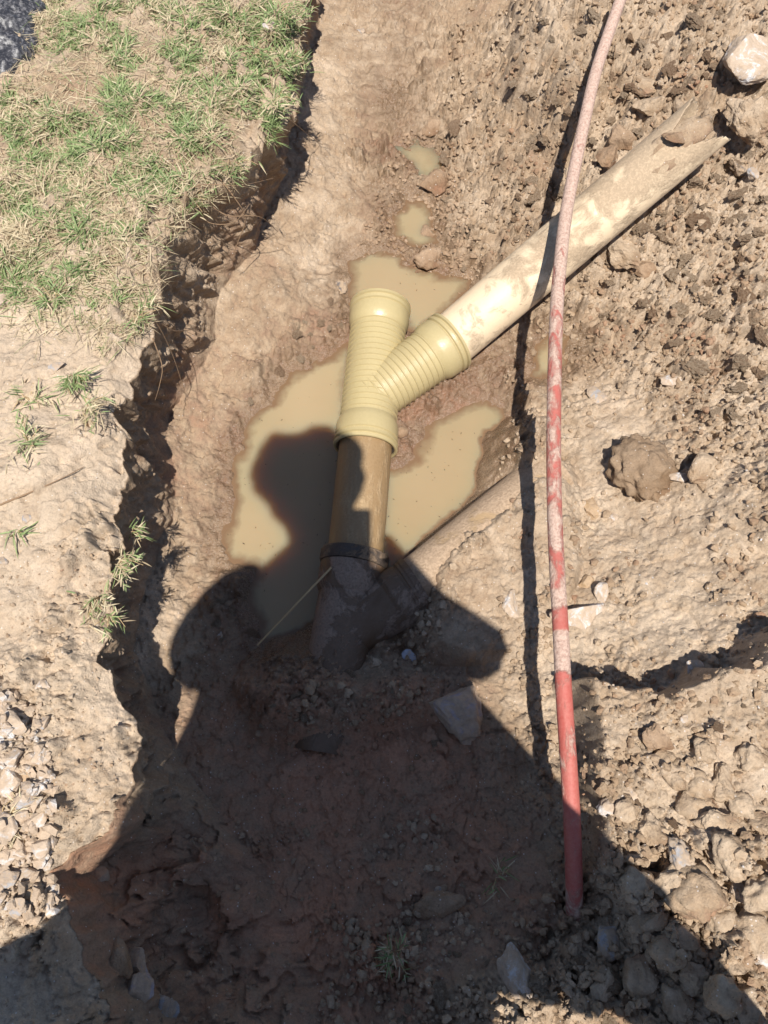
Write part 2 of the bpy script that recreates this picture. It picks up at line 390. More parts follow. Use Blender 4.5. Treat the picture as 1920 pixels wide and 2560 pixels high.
# ease the heightfield next to the wall into the wall's end heights
Z = Z * (1 - far) + far * (0.0 + 0.05 * fbm2(X, Y, 6, 3, 99))
wetv = np.where(side >= 1, wet, 0.0); wetv[:, a0:a0 + NWL] = 0.12
redv = np.where(side <= 0, redB, red); redv[:, a0:a0 + NWL] = 0.42 + .35 * wide
crv = np.where(side <= 0, cmB, cm)

# ------------------------------------------------------------------ materials
def new_mat(name):
    m = bpy.data.materials.new(name); m.use_nodes = True
    return m, m.node_tree, m.node_tree.nodes['Principled BSDF']


class NB:
    """small node builder"""
    def __init__(s, nt): s.nt = nt; s.co = None
    def n(s, t, **kw):
        x = s.nt.nodes.new(t)
        for k_, v in kw.items(): setattr(x, k_, v)
        return x
    def l(s, a, b): s.nt.links.new(a, b)
    def coord(s):
        if s.co is None: s.co = s.n('ShaderNodeTexCoord')
        return s.co.outputs['Object']
    def noise(s, scale, detail=6, rough=.6, dist=0, vec=None):
        x = s.n('ShaderNodeTexNoise'); x.inputs['Scale'].default_value = scale; x.inputs['Detail'].default_value = detail
        x.inputs['Roughness'].default_value = rough; x.inputs['Distortion'].default_value = dist
        s.l(vec or s.coord(), x.inputs['Vector']); return x.outputs['Fac']
    def vor(s, scale, feature='F1', vec=None):
        x = s.n('ShaderNodeTexVoronoi'); x.feature = feature; x.inputs['Scale'].default_value = scale
        s.l(vec or s.coord(), x.inputs['Vector']); return x
    def attr(s, name):
        x = s.n('ShaderNodeAttribute'); x.attribute_name = name; return x
    def ramp(s, fac, stops, interp='LINEAR'):
        x = s.n('ShaderNodeValToRGB'); x.color_ramp.interpolation = interp
        e = x.color_ramp.elements
        while len(e) < len(stops): e.new(0.5)
        for i, (p, c) in enumerate(stops):
            e[i].position = p; e[i].color = (*c, 1) if len(c) == 3 else c
        s.l(fac, x.inputs[0]); return x.outputs[0]
    def rf(s, fac, a, b, c=0, d=1):
        x = s.n('ShaderNodeMapRange'); x.inputs[1].default_value = a; x.inputs[2].default_value = b; x.inputs[3].default_value = c; x.inputs[4].default_value = d
        s.l(fac, x.inputs[0]); return x.outputs[0]
    def math(s, op, a, b=None):
        x = s.n('ShaderNodeMath', operation=op)
        for i, v in enumerate((a, b)):
            if v is None: continue
            if isinstance(v, (int, float)): x.inputs[i].default_value = v
            else: s.l(v, x.inputs[i])
        return x.outputs[0]
    def mix(s, fac, a, b, bt='MIX'):
        x = s.n('ShaderNodeMix', data_type='RGBA', blend_type=bt)
        for i, v in ((0, fac), (6, a), (7, b)):
            if isinstance(v, (int, float)): x.inputs[i].default_value = v
            elif isinstance(v, tuple): x.inputs[i].default_value = (*v, 1)
            else: s.l(v, x.inputs[i])
        return x.outputs[2]
    def bump(s, h, dist=.001, strength=1.0, nrm=None):
        x = s.n('ShaderNodeBump'); x.inputs['Distance'].default_value = dist; x.inputs['Strength'].default_value = strength
        s.l(h, x.inputs['Height'])
        if nrm is not None: s.l(nrm, x.inputs['Normal'])
        return x.outputs[0]


def soil_material(name='soil', use_attr=True, tint=(1, 1, 1), grit=True):
    m, t, b = new_mat(name); N = NB(t)
    lo = N.noise(5.5, 5, .6); md = N.noise(34, 6, .65, .4); fi = N.noise(260, 4, .7)
    pale = (0.475 * tint[0], 0.375 * tint[1], 0.275 * tint[2]); brown = (0.325 * tint[0], 0.235 * tint[1], 0.156 * tint[2]); redd = (0.40 * tint[0], 0.212 * tint[1], 0.13 * tint[2])  # redd: reddish soil, lightened and warmed to carry the shaded floor's tone
    if use_attr:
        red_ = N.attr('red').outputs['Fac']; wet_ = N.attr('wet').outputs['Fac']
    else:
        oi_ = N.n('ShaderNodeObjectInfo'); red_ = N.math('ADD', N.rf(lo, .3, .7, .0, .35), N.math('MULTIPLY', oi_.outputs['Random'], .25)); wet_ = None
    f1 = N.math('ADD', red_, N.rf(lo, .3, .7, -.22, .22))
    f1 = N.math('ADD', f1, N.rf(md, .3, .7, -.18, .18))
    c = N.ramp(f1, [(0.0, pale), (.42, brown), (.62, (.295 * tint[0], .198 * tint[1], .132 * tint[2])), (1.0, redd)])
    c = N.mix(1.0, c, N.ramp(fi, [(.25, (.78, .78, .78)), (.5, (1, 1, 1)), (.75, (1.2, 1.18, 1.15))]), 'MULTIPLY')
    c = N.mix(1.0, c, N.ramp(N.noise(13, 6, .7, .6), [(.3, (.80, .79, .78)), (.55, (1, 1, 1)), (.75, (1.12, 1.12, 1.14))]), 'MULTIPLY')
    if grit:
        v = N.vor(150)
        sp = N.math('LESS_THAN', v.outputs['Distance'], .16)
        sep = N.n('ShaderNodeSeparateColor'); N.l(v.outputs['Color'], sep.inputs[0])
        on = N.math('MULTIPLY', sp, N.math('GREATER_THAN', sep.outputs[0], .80))
        c = N.mix(N.math('MULTIPLY', on, .7), c, (.62, .57, .52))
        on2 = N.math('MULTIPLY', sp, N.math('LESS_THAN', sep.outputs[0], .12))
        c = N.mix(N.math('MULTIPLY', on2, .6), c, (.10, .07, .05))
    rough = N.rf(md, .3, .7, .88, .98)
    if wet_ is not None:
        wn = N.math('ADD', wet_, N.rf(md, .3, .7, -.2, .2)); wn = N.rf(wn, .25, .85, 0, 1)
        c = N.mix(wn, c, N.mix(1.0, c, (.66, .60, .54), 'MULTIPLY'))
        N.l(N.math('ADD', N.math('MULTIPLY', rough, N.math('SUBTRACT', 1, wn)), N.math('MULTIPLY', N.rf(fi, .3, .7, .12, .4), wn)), b.inputs['Roughness'])
        N.l(N.rf(wn, 0, 1, .18, .5), b.inputs['Specular IOR Level'])
    else:
        N.l(rough, b.inputs['Roughness']); b.inputs['Specular IOR Level'].default_value = .2
    N.l(c, b.inputs['Base Color'])
    h = N.math('ADD', N.math('MULTIPLY', fi, .5), N.noise(90, 5, .7))
    N.l(N.bump(h, .0042, 1.0), b.inputs['Normal'])
    return m


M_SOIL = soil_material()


def link(o, parent=None):
    sc.collection.objects.link(o)
    if parent is not None: o.parent = parent
    return o


def tag(o, label=None, cat=None, group=None, kind=None):
    if label: o['label'] = label
    if cat: o['category'] = cat
    if group: o['group'] = group
    if kind: o['kind'] = kind
    return o


def mesh_np(name, V, F, mat, parent=None, smooth=True, attrs=None):
    """V (n,3), F (m,k) uniform faces or list"""
    me = bpy.data.meshes.new(name)
    V = np.asarray(V, np.float32)
    if isinstance(F, np.ndarray):
        nf, kk = F.shape
        me.vertices.add(len(V)); me.vertices.foreach_set('co', V.ravel())
        me.loops.add(nf * kk); me.loops.foreach_set('vertex_index', F.astype(np.int32).ravel())
        me.polygons.add(nf); me.polygons.foreach_set('loop_start', np.arange(0, nf * kk, kk, dtype=np.int32))
        me.polygons.foreach_set('loop_total', np.full(nf, kk, np.int32))
        me.update(calc_edges=True)
    else:
        me.from_pydata([tuple(v) for v in V], [], F)
    me.polygons.foreach_set('use_smooth', np.full(len(me.polygons), smooth))
    if attrs:
        for k_, a in attrs.items():
            a = np.asarray(a, np.float32)
            if a.ndim == 1:
                at_ = me.attributes.new(k_, 'FLOAT', 'POINT'); at_.data.foreach_set('value', a)
            else:
                at_ = me.attributes.new(k_, 'FLOAT_COLOR', 'POINT')
                at_.data.foreach_set('color', np.concatenate([a, np.ones((len(a), 1), np.float32)], 1).ravel())
    me.materials.append(mat)
    o = bpy.data.objects.new(name, me)
    return link(o, parent)


def grid_faces(nr, nc, wrap=False):
    i = np.arange(nr - 1)[:, None] * nc; j = np.arange(nc - 1)[None, :]
    a = (i + j).ravel()
    F = np.stack([a, a + 1, a + nc + 1, a + nc], 1)
    if wrap:
        b_ = (np.arange(nr - 1) * nc); F = np.concatenate([F, np.stack([b_ + nc - 1, b_, b_ + nc, b_ + 2 * nc - 1], 1)])
    return F


V = np.stack([X, Y, Z], -1).reshape(-1, 3)
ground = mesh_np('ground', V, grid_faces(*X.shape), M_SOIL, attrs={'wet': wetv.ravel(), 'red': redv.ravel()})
tag(ground, kind='structure', label='dry tan earth with a dug trench of brown mud')

# height lookup
GS = 0.004; GX0, GY0 = -1.5, -0.7
gw, gh = int(3.1 / GS), int(3.3 / GS)
HL = np.full((gh, gw), -9.0); CL = np.zeros((gh, gw))
ii = ((V[:, 0] - GX0) / GS).astype(int); jj = ((V[:, 1] - GY0) / GS).astype(int)
ok = (ii >= 0) & (ii < gw) & (jj >= 0) & (jj < gh) & (np.abs(V[:, 0]) < 1.5) & (V[:, 1] > -.7) & (V[:, 1] < 2.6)
np.maximum.at(HL, (jj[ok], ii[ok]), V[ok, 2])
np.maximum.at(CL, (jj[ok], ii[ok]), crv.ravel()[ok])
for _ in range(10):
    b_ = HL < -8
    if not b_.any(): break
    for ax, sh in ((0, 1), (0, -1), (1, 1), (1, -1)):
        r2 = np.roll(HL, sh, ax); c2 = np.roll(CL, sh, ax); mm = b_ & (r2 > -8)
        HL[mm] = r2[mm]; CL[mm] = c2[mm]; b_ = HL < -8
HL[HL < -8] = 0


def gz(x, y, A=None):
    A = HL if A is None else A
    i = np.clip(((np.asarray(x) - GX0) / GS).astype(int), 0, gw - 1); j = np.clip(((np.asarray(y) - GY0) / GS).astype(int), 0, gh - 1)
    return A[j, i]


def hit(px, py):
    """where the line of sight through a point of the picture meets the ground"""
    r = ray(px, py); t = 0.7; 
    while t < 3.5:
        p = CP + r * t
        if p[2] <= gz(p[0], p[1]): break
        t += 0.004
    return p


def hits(px, py):
    r = ray(px, py); t = np.full(len(px), .7); done = np.zeros(len(px), bool)
    for _ in range(700):
        p = CP + r * t[:, None]
        done |= p[:, 2] <= gz(p[:, 0], p[:, 1])
        if done.all(): break
        t = np.where(done, t, t + .004)
    return CP + r * t[:, None]

#--PART2--
# ------------------------------------------------------------------ object materials
def plastic_mat(name, col, rough=.3, mud=None, mud_amt=.5, scale=(1, 1, 1), nscale=14, spec=.4, attr=None, soft=.08):
    m, t, b = new_mat(name); N = NB(t)
    mp = N.n('ShaderNodeMapping'); mp.inputs['Scale'].default_value = scale; N.l(N.coord(), mp.inputs[0])
    n1 = N.noise(nscale, 8, .68, .5, mp.outputs[0]); fine = N.noise(220, 4, .7)
    c = N.mix(1.0, col, N.ramp(N.noise(9, 4, .6), [(.3, (.93, .92, .90)), (.7, (1.04, 1.04, 1.03))]), 'MULTIPLY')
    if mud is not None:
        f = n1
        if attr: f = N.math('ADD', N.math('MULTIPLY', N.math('SUBTRACT', n1, .5), 1.0), N.attr(attr).outputs['Fac'])
        thr = 1 - mud_amt if not attr else .5
        k_ = N.rf(f, thr - soft * .5, thr + soft * .5, 0, 1)
        k2 = N.rf(f, thr - soft * 3, thr + soft * 3, 0, .55)
        k_ = N.math('MAXIMUM', k_, k2)
        k_ = N.math('MULTIPLY', k_, N.rf(fine, .25, .5, .75, 1))
        mc = N.mix(1.0, mud, N.ramp(fine, [(.3, (.75, .74, .72)), (.7, (1.2, 1.2, 1.2))]), 'MULTIPLY')
        c = N.mix(k_, c, mc)
        N.l(N.math('ADD', N.math('MULTIPLY', k_, .9 - rough), rough), b.inputs['Roughness'])
        N.l(N.bump(N.math('ADD', N.math('MULTIPLY', k_, .8), N.math('MULTIPLY', N.math('MULTIPLY', fine, k_), .9)), .0022, .8), b.inputs['Normal'])
    else:
        N.l(N.rf(fine, .3, .7, rough * .8, rough * 1.3), b.inputs['Roughness'])
        N.l(N.bump(N.noise(40, 4, .6), .0006, .35), b.inputs['Normal'])
    b.inputs['Specular IOR Level'].default_value = spec
    N.l(c, b.inputs['Base Color'])
    return m


def stone_mat(name, col, col2, dust=.4):
    m, t, b = new_mat(name); N = NB(t)
    oi = N.n('ShaderNodeObjectInfo')
    n1 = N.noise(22, 7, .7, .8); n2 = N.noise(120, 5, .7)
    c = N.mix(N.rf(n1, .35, .65), col, col2)
    c = N.mix(N.rf(N.math('ADD', n1, N.math('MULTIPLY', n2, .4)), .72 - dust * .35, .80 - dust * .3, 0, .8), c, (.40, .29, .19))
    c = N.mix(1.0, c, N.ramp(n2, [(.3, (.8, .8, .8)), (.7, (1.15, 1.15, 1.15))]), 'MULTIPLY')
    N.l(c, b.inputs['Base Color']); b.inputs['Roughness'].default_value = .85; b.inputs['Specular IOR Level'].default_value = .25
    N.l(N.bump(N.math('ADD', n2, n1), .003, .8), b.inputs['Normal'])
    return m


M_CLOD = soil_material('clod_earth', False, (1.0, .98, .95)); M_CLODR = soil_material('clod_red', False, (.80, .72, .66)); M_PALE = soil_material('pale_crumb', False, (1.08, 1.08, 1.08))
M_WHITE = stone_mat('white_stone', (.58, .56, .54), (.45, .38, .33), .4)
M_GREY = stone_mat('grey_stone', (.36, .36, .37), (.27, .25, .24), .35)
M_PURP = stone_mat('purple_grey_stone', (.36, .31, .32), (.24, .18, .17), .45)
M_DARK = stone_mat('dark_stone', (.12, .11, .11), (.20, .16, .13), .35)
M_YSTONE = stone_mat('ochre_stone', (.42, .28, .14), (.30, .18, .10), .5)
M_FIT = plastic_mat('new_cream_plastic', (.41, .335, .17), .2, (.40, .32, .20), .20, nscale=10, soft=.3)
M_PIPE = plastic_mat('muddy_cream_pipe', (.72, .57, .39), .42, (.40, .30, .20), .5, nscale=19, attr='mud', soft=.19)
M_BROWN = plastic_mat('brown_stained_pipe', (.24, .15, .07), .33, (.42, .30, .17), .45, (3, .8, 3), 14, soft=.3)
M_OLD = plastic_mat('mud_caked_pipe', (.11, .065, .035), .5, (.27, .195, .145), .50, nscale=9, soft=.05)
M_RUB = plastic_mat('rubber', (.035, .03, .03), .5, (.20, .14, .09), .52, nscale=20)
M_RED = plastic_mat('dusty_red_pipe', (.37, .048, .036), .5, (.48, .34, .27), .5, (1.0, .5, 1), 46, attr='mud', soft=.17)
M_STRAW = plastic_mat('dry_straw', (.42, .30, .16), .7)
M_ROOT = plastic_mat('root_bark', (.23, .15, .09), .85)


# ------------------------------------------------------------------ shape helpers
def frame(d):
    d = d / np.linalg.norm(d); u = np.cross(d, [0, 0, 1.0]); u /= np.linalg.norm(u); v = np.cross(u, d)
    return d, u, v


def lathe(name, p0, p1, prof, mat, parent=None, seg=72, warp=0):
    """prof: list of (distance along, radius); ring angle 0 = sideways, 90 = up"""
    p0 = np.array(p0); d, u, v = frame(np.array(p1) - p0)
    a = np.linspace(0, 2 * np.pi, seg, endpoint=False); P = np.array(prof)
    V_ = p0 + P[:, 0][:, None, None] * d + P[:, 1][:, None, None] * (np.cos(a)[None, :, None] * u + np.sin(a)[None, :, None] * v)
    org = p0.copy()
    o = mesh_np(name, V_.reshape(-1, 3), grid_faces(len(P), seg, True), mat, parent)
    o.data.set_sharp_from_angle(angle=math.radians(28))
    return o


def tube(name, pts, r, mat, parent=None, seg=8, sub=6, taper=1.0, attrs=None, wob=0, cap=True):
    pts = np.array(pts, float); n = len(pts)
    t = np.arange(n); tt = np.linspace(0, n - 1, (n - 1) * sub + 1)
    # catmull-rom
    Pp = np.vstack([2 * pts[0] - pts[1], pts, 2 * pts[-1] - pts[-2]])
    i = np.minimum(tt.astype(int), n - 2); f = (tt - i)[:, None]
    a, b_, c_, d_ = Pp[i], Pp[i + 1], Pp[i + 2], Pp[i + 3]
    C = .5 * (2 * b_ + (c_ - a) * f + (2 * a - 5 * b_ + 4 * c_ - d_) * f ** 2 + (3 * b_ - a - 3 * c_ + d_) * f ** 3)
    T = np.gradient(C, axis=0); T /= np.linalg.norm(T, axis=1)[:, None] + 1e-9
    up = np.array([0.13, 0.2, 1.0]); U = np.cross(T, up); U /= np.linalg.norm(U, axis=1)[:, None]; W_ = np.cross(U, T)
    rr = r * np.linspace(1, taper, len(C))[:, None, None]
    if wob: rr = rr * (1 + wob * (_h(np.arange(len(C)), np.zeros(len(C)), 0, 5)[:, None, None] - .5))
    an = np.linspace(0, 2 * np.pi, seg, endpoint=False)
    V_ = C[:, None] + rr * (np.cos(an)[None, :, None] * U[:, None] + np.sin(an)[None, :, None] * W_[:, None])
    ats = None
    if attrs is not None: ats = {k_: np.repeat(fn(np.linspace(0, 1, len(C))), seg) for k_, fn in attrs.items()}
    return mesh_np(name, V_.reshape(-1, 3), grid_faces(len(C), seg, True), mat, parent, attrs=ats)


def empty(name, loc, label, cat, group=None, parent=None):
    o = bpy.data.objects.new(name, None); o.location = tuple(loc); o.empty_display_size = .05
    link(o); tag(o, label, cat, group); return o


def adopt(root, objs):
    for o in objs:
        o.parent = root; o.matrix_parent_inverse = Matrix.Translation(root.location).inverted()


# ------------------------------------------------------------------ water
def water_mat():
    m, t, b = new_mat('muddy_water'); N = NB(t)
    n = N.noise(3.5, 4, .55)
    c = N.ramp(n, [(.3, (.275, .203, .115)), (.7, (.32, .24, .14))])
    dp = N.attr('depth').outputs['Fac']; dn_ = N.math('ADD', dp, N.rf(N.noise(45, 5, .6), .3, .7, -.002, .002))
    c = N.mix(N.rf(dn_, .0015, .011, 1, 0), c, (.165, .10, .055))
    N.l(c, b.inputs['Base Color']); b.subsurface_method = 'BURLEY' if hasattr(b, 'subsurface_method') else None
    N.l(N.rf(dn_, .001, .008, 0, 1), b.inputs['Subsurface Weight'])
    b.inputs['Subsurface Radius'].default_value = (1.0, .5, .25); b.inputs['Subsurface Scale'].default_value = .06
    b.inputs['Roughness'].default_value = .04; b.inputs['IOR'].default_value = 1.33
    N.l(N.bump(N.noise(28, 2, .5), .0008, .25), b.inputs['Normal'])
    return m


M_WATER = water_mat()
gx = np.linspace(-.42, .42, 220); gy = np.linspace(.12, 1.45, 330); GX, GY = np.meshgrid(gx, gy)
wtr = mesh_np('water', np.stack([GX, GY, np.full_like(GX, ZW)], -1).reshape(-1, 3), grid_faces(330, 220), M_WATER, attrs={'depth': (ZW - gz(GX, GY)).ravel()})
tag(wtr, 'still muddy khaki water pooled round the cream fitting', kind='structure')
q = wpoly(POOL3, ZW + .0145); cc = q.mean(0); q = cc + (q - cc) * 1.25
V_ = np.vstack([[cc], q]); F_ = [(0, i + 1, (i + 1) % len(q) + 1) for i in range(len(q))]
tag(mesh_np('puddle', V_, F_, M_WATER, attrs={'depth': np.array([.012] + [.006] * len(q))}), 'small shallow puddle further up the trench', kind='structure')

# ------------------------------------------------------------------ pipes
ZF = -.285
f0 = at(789, 968, ZF); f1 = at(822, 662, ZF + .012)
dm = f1 - f0; Lm = np.linalg.norm(dm); dm /= Lm
def ribs(t0, t1, r0, r1, step=.0125, hgt=.0024, wd=.0019):
    out = [(t0, r0)]; t = t0 + step * .5
    while t < t1 - step * .4:
        rr = r0 + (r1 - r0) * (t - t0) / (t1 - t0)
        out += [(t - wd, rr), (t - wd * .35, rr + hgt), (t + wd * .35, rr + hgt), (t + wd, rr)]; t += step
    out.append((t1, r1)); return out
def socket(t0, L, r_in, r_out, flip=False):
    p = [(0, r_in), (.006, r_in + .003), (.010, r_out - .004), (.016, r_out - .002), (L - .024, r_out - .0015), (L - .022, r_out - .0045), (L - .020, r_out - .0045), (L - .018, r_out - .0008), (L - .012, r_out), (L - .010, r_out - .004), (L - .008, r_out - .004), (L - .006, r_out), (L - .001, r_out - .0005), (L, r_out - .003), (L - .001, r_out - .006), (L - .035, r_out - .0075)]
    return [(t0 + a, b_) for a, b_ in p]
fit = empty('pipe_fitting', f0, 'new glossy cream ribbed Y shaped drain fitting standing in the muddy water', 'pipe fitting')
R_ = .0555
br0 = f0 + dm * (Lm * .34); sk = at(972, 738, -.262)
db = sk - br0; Lb = np.linalg.norm(db); db /= Lb
parts = [
    lathe('barrel', f0, f1, ribs(.052, Lm - .055, R_, R_ + .0005), M_FIT),
    lathe('branch', br0 - db * .02, sk, [(0, .001)] + ribs(.01, Lb + .02 - .046, R_ - .001, R_ + .0005), M_FIT),
    lathe('socket', f0 + dm * .062, f0, socket(0, .064, R_ + .001, .0645), M_FIT),
    lathe('socket', f1 - dm * .060, f1, socket(0, .060, R_ + .001, .0650), M_FIT),
    lathe('socket', sk - db * .055, sk, socket(0, .060, R_ + .001, .0655), M_FIT),
]
ring = [(0, .0545), (.001, .0585), (.004, .0585), (.005, .0545)]
parts += [lathe('seal_ring', f0 + dm * .002, f0 + dm * .01, ring, M_RUB), lathe('seal_ring', f1 - dm * .009, f1, ring, M_RUB), lathe('seal_ring', sk - db * .003, sk, ring, M_RUB)]
# moulded gussets at the crotch
adopt(fit, parts)

# long cream pipe with a broken end
pe = at_depth(1530, 262, 1.50)
pd_ = pe - sk; LP = np.linalg.norm(pd_); d, u, v = frame(pd_)
seg = 96; rows = 150
ang = np.linspace(0, 2 * np.pi, seg, endpoint=False)
cutoff = LP * (1.0 - .11 * np.clip(np.sin(ang + .25), 0, 1) ** 1.3 * 1.0) + .010 * (_h(np.arange(seg), np.zeros(seg), 1, 3) - .5) - .012 * np.cos(ang * 4 + 1)
cutoff = cutoff + .02 * np.cos(ang * 2 + .4)
tt = np.linspace(0, 1, rows)
rr = .0552
outer_ = (sk - d * .05)[None, None] + (tt[:, None] * (cutoff[None] + .05))[..., None] * d + rr * (np.cos(ang)[None, :, None] * u + np.sin(ang)[None, :, None] * v)
inner_ = (sk - d * .05)[None, None] + (tt[::-1][:, None] * (cutoff[None] + .05))[..., None] * d + (rr - .0035) * (np.cos(ang)[None, :, None] * u + np.sin(ang)[None, :, None] * v)
VV = np.concatenate([outer_, inner_[:40]], 0)
T_ = np.repeat(tt[:, None], seg, 1)
mud = .43 + .15 * sstep(.30, .5, T_) * (0.55 + .45 * np.cos(ang[None] - 2.1)) + .22 * sstep(.72, .95, T_) * np.sin(ang)[None] + .10 * (fbm2(T_ * 6, ang[None] * .5 + T_ * 0, .5, 2, 200))
mud = np.concatenate([mud, np.full((40, seg), .75)], 0)
pip = mesh_np('drain_pipe', VV.reshape(-1, 3), grid_faces(len(VV), seg, True), M_PIPE, attrs={'mud': mud.ravel()})
tag(pip, 'long mud smeared cream plastic pipe with a jagged broken end', 'pipe', 'drain pipes')
# clean pale insertion ring beside socket
# soil inside the broken end
def lump(name, c, rad, mat, seed, sub=3, amp=.18, freq=2.2, planes=0, squash=1.0):
    bm = bmesh.new(); bmesh.ops.create_icosphere(bm, subdivisions=sub, radius=1.0)
    P = np.array([v_.co[:] for v_ in bm.verts]); F = [[v_.index for v_ in f.verts] for f in bm.faces]; bm.free()
    g = np.random.default_rng(seed)
    if planes:
        for _ in range(planes + 5):
            n_ = g.normal(size=3); n_ /= np.linalg.norm(n_); h_ = g.uniform(.42, .80)
            dd = P @ n_; ex = np.clip(dd - h_, 0, None); P = P - ex[:, None] * n_ * .96
    n = fbm3(P[:, 0] * 1 + seed * 3.1, P[:, 1], P[:, 2], 1 / freq, 4, seed, .55)
    P = P * (1 + amp * n)[:, None]
    P = P * np.array(rad)
    o = mesh_np(name, P, F, mat, smooth=False if planes else True)
    for pl in o.data.polygons: pl.use_smooth = not planes
    o.location = tuple(c)
    return o
plug = lump('soil_clump', pe - d * .105 + v * .014, (.095, .047, .040), M_CLOD, 41, 4, .20, 3.5)
plug.rotation_euler = (0, -math.asin(d[2]) * .9, math.atan2(d[1], d[0]))
tag(plug, 'loose tan soil packed inside the broken mouth of the cream pipe', 'soil')

# lower brown pipe
ZB_ = -.288
g0 = at(790, 962, ZB_ + .003); g1 = at(768, 1196, ZB_)
dn = (g1 - g0); Ln = np.linalg.norm(dn); dn /= Ln
lp = lathe('drain_pipe', g0 - dn * .03, g1, [(0, .0525)] + [(t, .0525) for t in np.linspace(0, Ln + .05, 12)], M_BROWN)
tag(lp, 'short brown stained pipe running from the cream fitting to the old dark collar', 'pipe', 'drain pipes')
oj = empty('old_pipe_fitting', g1, 'old mud caked Y fitting with dark rubber collar half buried in soil', 'pipe fitting')
oend = at(716, 1500, ZB_ - .01); do = oend - g1; Lo = np.linalg.norm(do); do /= Lo
ob0 = g1 + do * .155; obk = at(905, 1268, -.278); dob = obk - ob0; Lob = np.linalg.norm(dob); dob /= Lob
adopt(oj, [
    lathe('collar', g1, g1 + do, [(-.001, .0525), (0, .0635), (.003, .065), (.020, .065), (.024, .063), (.026, .0525)], M_RUB),
    lathe('socket', g1 + do * .026, oend, [(0, .0615), (.045, .061), (.052, .058), (.056, .0545)], M_OLD),
    lathe('barrel', g1 + do * .05, oend, [(0, .0550), (.04, .0548), (.12, .0545), (Lo, .0545), (Lo + .05, .054)], M_OLD),
    lathe('branch', ob0, obk, [(0, .05), (Lob * .5, .052), (Lob - .05, .0535)], M_OLD),
    lathe('branch_socket', obk - dob * .06, obk, [(0, .053), (.008, .0585), (.034, .060), (.036, .0575), (.040, .0575), (.042, .060), (.052, .060), (.054, .054)], M_OLD),
    lathe('branch_collar', obk - dob * .012, obk, [(0, .053), (.001, .0615), (.012, .0615), (.013, .053)], M_OLD),
])
bp1 = at(1164, 1050, -.277)
db2 = bp1 - obk; L2 = np.linalg.norm(db2)
bo = lathe('drain_pipe', obk - dob * .02, bp1, [(t, .0545) for t in np.linspace(0, L2 + .06, 10)], plastic_mat('earthy_pipe', (.34, .23, .12), .7, (.36, .26, .175), .62, nscale=13, soft=.12))
tag(bo, 'old buried pipe whose brown edge runs diagonally along the water', 'pipe', 'drain pipes')
# soil cover over the buried pipe

# ------------------------------------------------------------------ red pipe
RP = [(1362,-60,.0),(1340,0,-.005),(1312,80,-.012),(1286,160,-.018),(1263,260,-.024),(1242,360,-.028),(1223,460,-.03),(1211,560,-.03),(1203,660,-.03),(1199,760,-.03),(1197,860,-.03),(1196,960,-.03),(1197,1060,-.03),(1200,1160,-.03),(1205,1260,-.028),(1211,1360,-.028),(1216,1460,-.028),(1222,1560,-.03),(1229,1660,-.035),(1235,1760,-.045),(1239,1860,-.07),(1241,1960,-.115),(1242,2010,-.15)]
pts = [at(*p) for p in RP]
def dustf(t):
    yp = np.interp(t, np.linspace(0, 1, len(RP)), [p[1] for p in RP])
    v_ = np.interp(yp, [-60, 60, 300, 500, 600, 800, 980, 1130, 1270, 1282, 1308, 1312, 1366, 1370, 1448, 1452, 1600, 1700, 1800, 1900, 2000],
                   [.85, .80, .68, .70, .62, .54, .47, .53, .53, .75, .72, .38, .38, .75, .70, .40, .42, .46, .38, .42, .6])
    return v_
red = tube('conduit', pts, .0118, M_RED, seg=28, sub=8, attrs={'mud': dustf})
tag(red, 'long red plastic conduit dusted with pale mud lying across the dig', 'pipe')

# stick and twigs
a_, b_ = at(716, 1226, -.235), at(556, 1394, -.272)
st = tube('straw_stem', [a_, a_ * .66 + b_ * .34 + [0, 0, .002], a_ * .3 + b_ * .7, b_], .0022, M_STRAW, seg=8, taper=.8)
tag(st, 'long dry straw stem leaning from the dark collar into the shadow', 'straw')

# ------------------------------------------------------------------ stones and clods
def put(name, px, py, wpx, hpx, mat, label, cat, group=None, seed=1, rot=0, sink=.35, planes=7, amp=.10, sub=4, tall=.6, tilt=(0, 0), freq=2.2):
    p = hit(px, py); dep = (p - CP) @ CF
    wx = wpx / FP * dep * .5; wy = hpx / FP * dep * .5 / .95
    hz = min(wx, wy) * tall
    o = lump(name, (p[0], p[1], p[2] + hz * (1 - 2 * sink)), (wx * 1.15, wy * 1.15, hz), mat, seed, sub, amp, freq, planes)
    o.rotation_euler = (tilt[0], tilt[1], rot)
    tag(o, label, cat, group)
    if group: PLACED.setdefault(group, []).append((px, py, wpx, o))
    return o
PLACED = {}

put('rock', 1612, 125, 122, 112, stone_mat('dusty_white_rock', (.66, .64, .62), (.42, .34, .28), .5), 'large white and pink rock lying on crumbly soil near the pipe end', 'rock', None, 3, .9, .36, 5, .06, 5, .6, (.15, -.2))
put('rock', 1252, 1334, 140, 72, M_WHITE, 'pale pinkish wedge of rock lying beneath the red conduit', 'rock', None, 9, .25, .30, 8, .07, 5, .7, (.1, .2))
put('soil_clod', 1385, 1022, 116, 124, soil_material('dark_clod_earth', False, (.62, .56, .50)), 'big rounded brown clod of earth on the smooth bank', 'soil clod', None, 5, .4, .30, 0, .19, 5, .80, freq=3.0)
put('stone', 1291, 858, 62, 44, M_GREY, 'flat blue grey stone on smooth ground above the big clod', 'stone', None, 11, -.6, .35, 9, .08, 4, .5)
put('stone', 1450, 822, 54, 36, M_WHITE, 'flat whitish stone half sunk beside the crumbly slope', 'stone', None, 12, .1, .45, 8, .08, 4, .5)
put('stone', 1473, 1034, 52, 32, M_WHITE, 'small pinkish white stone beside the brown wedge shaped clod', 'stone', None, 13, .1, .25, 8, .1, 4, .7)
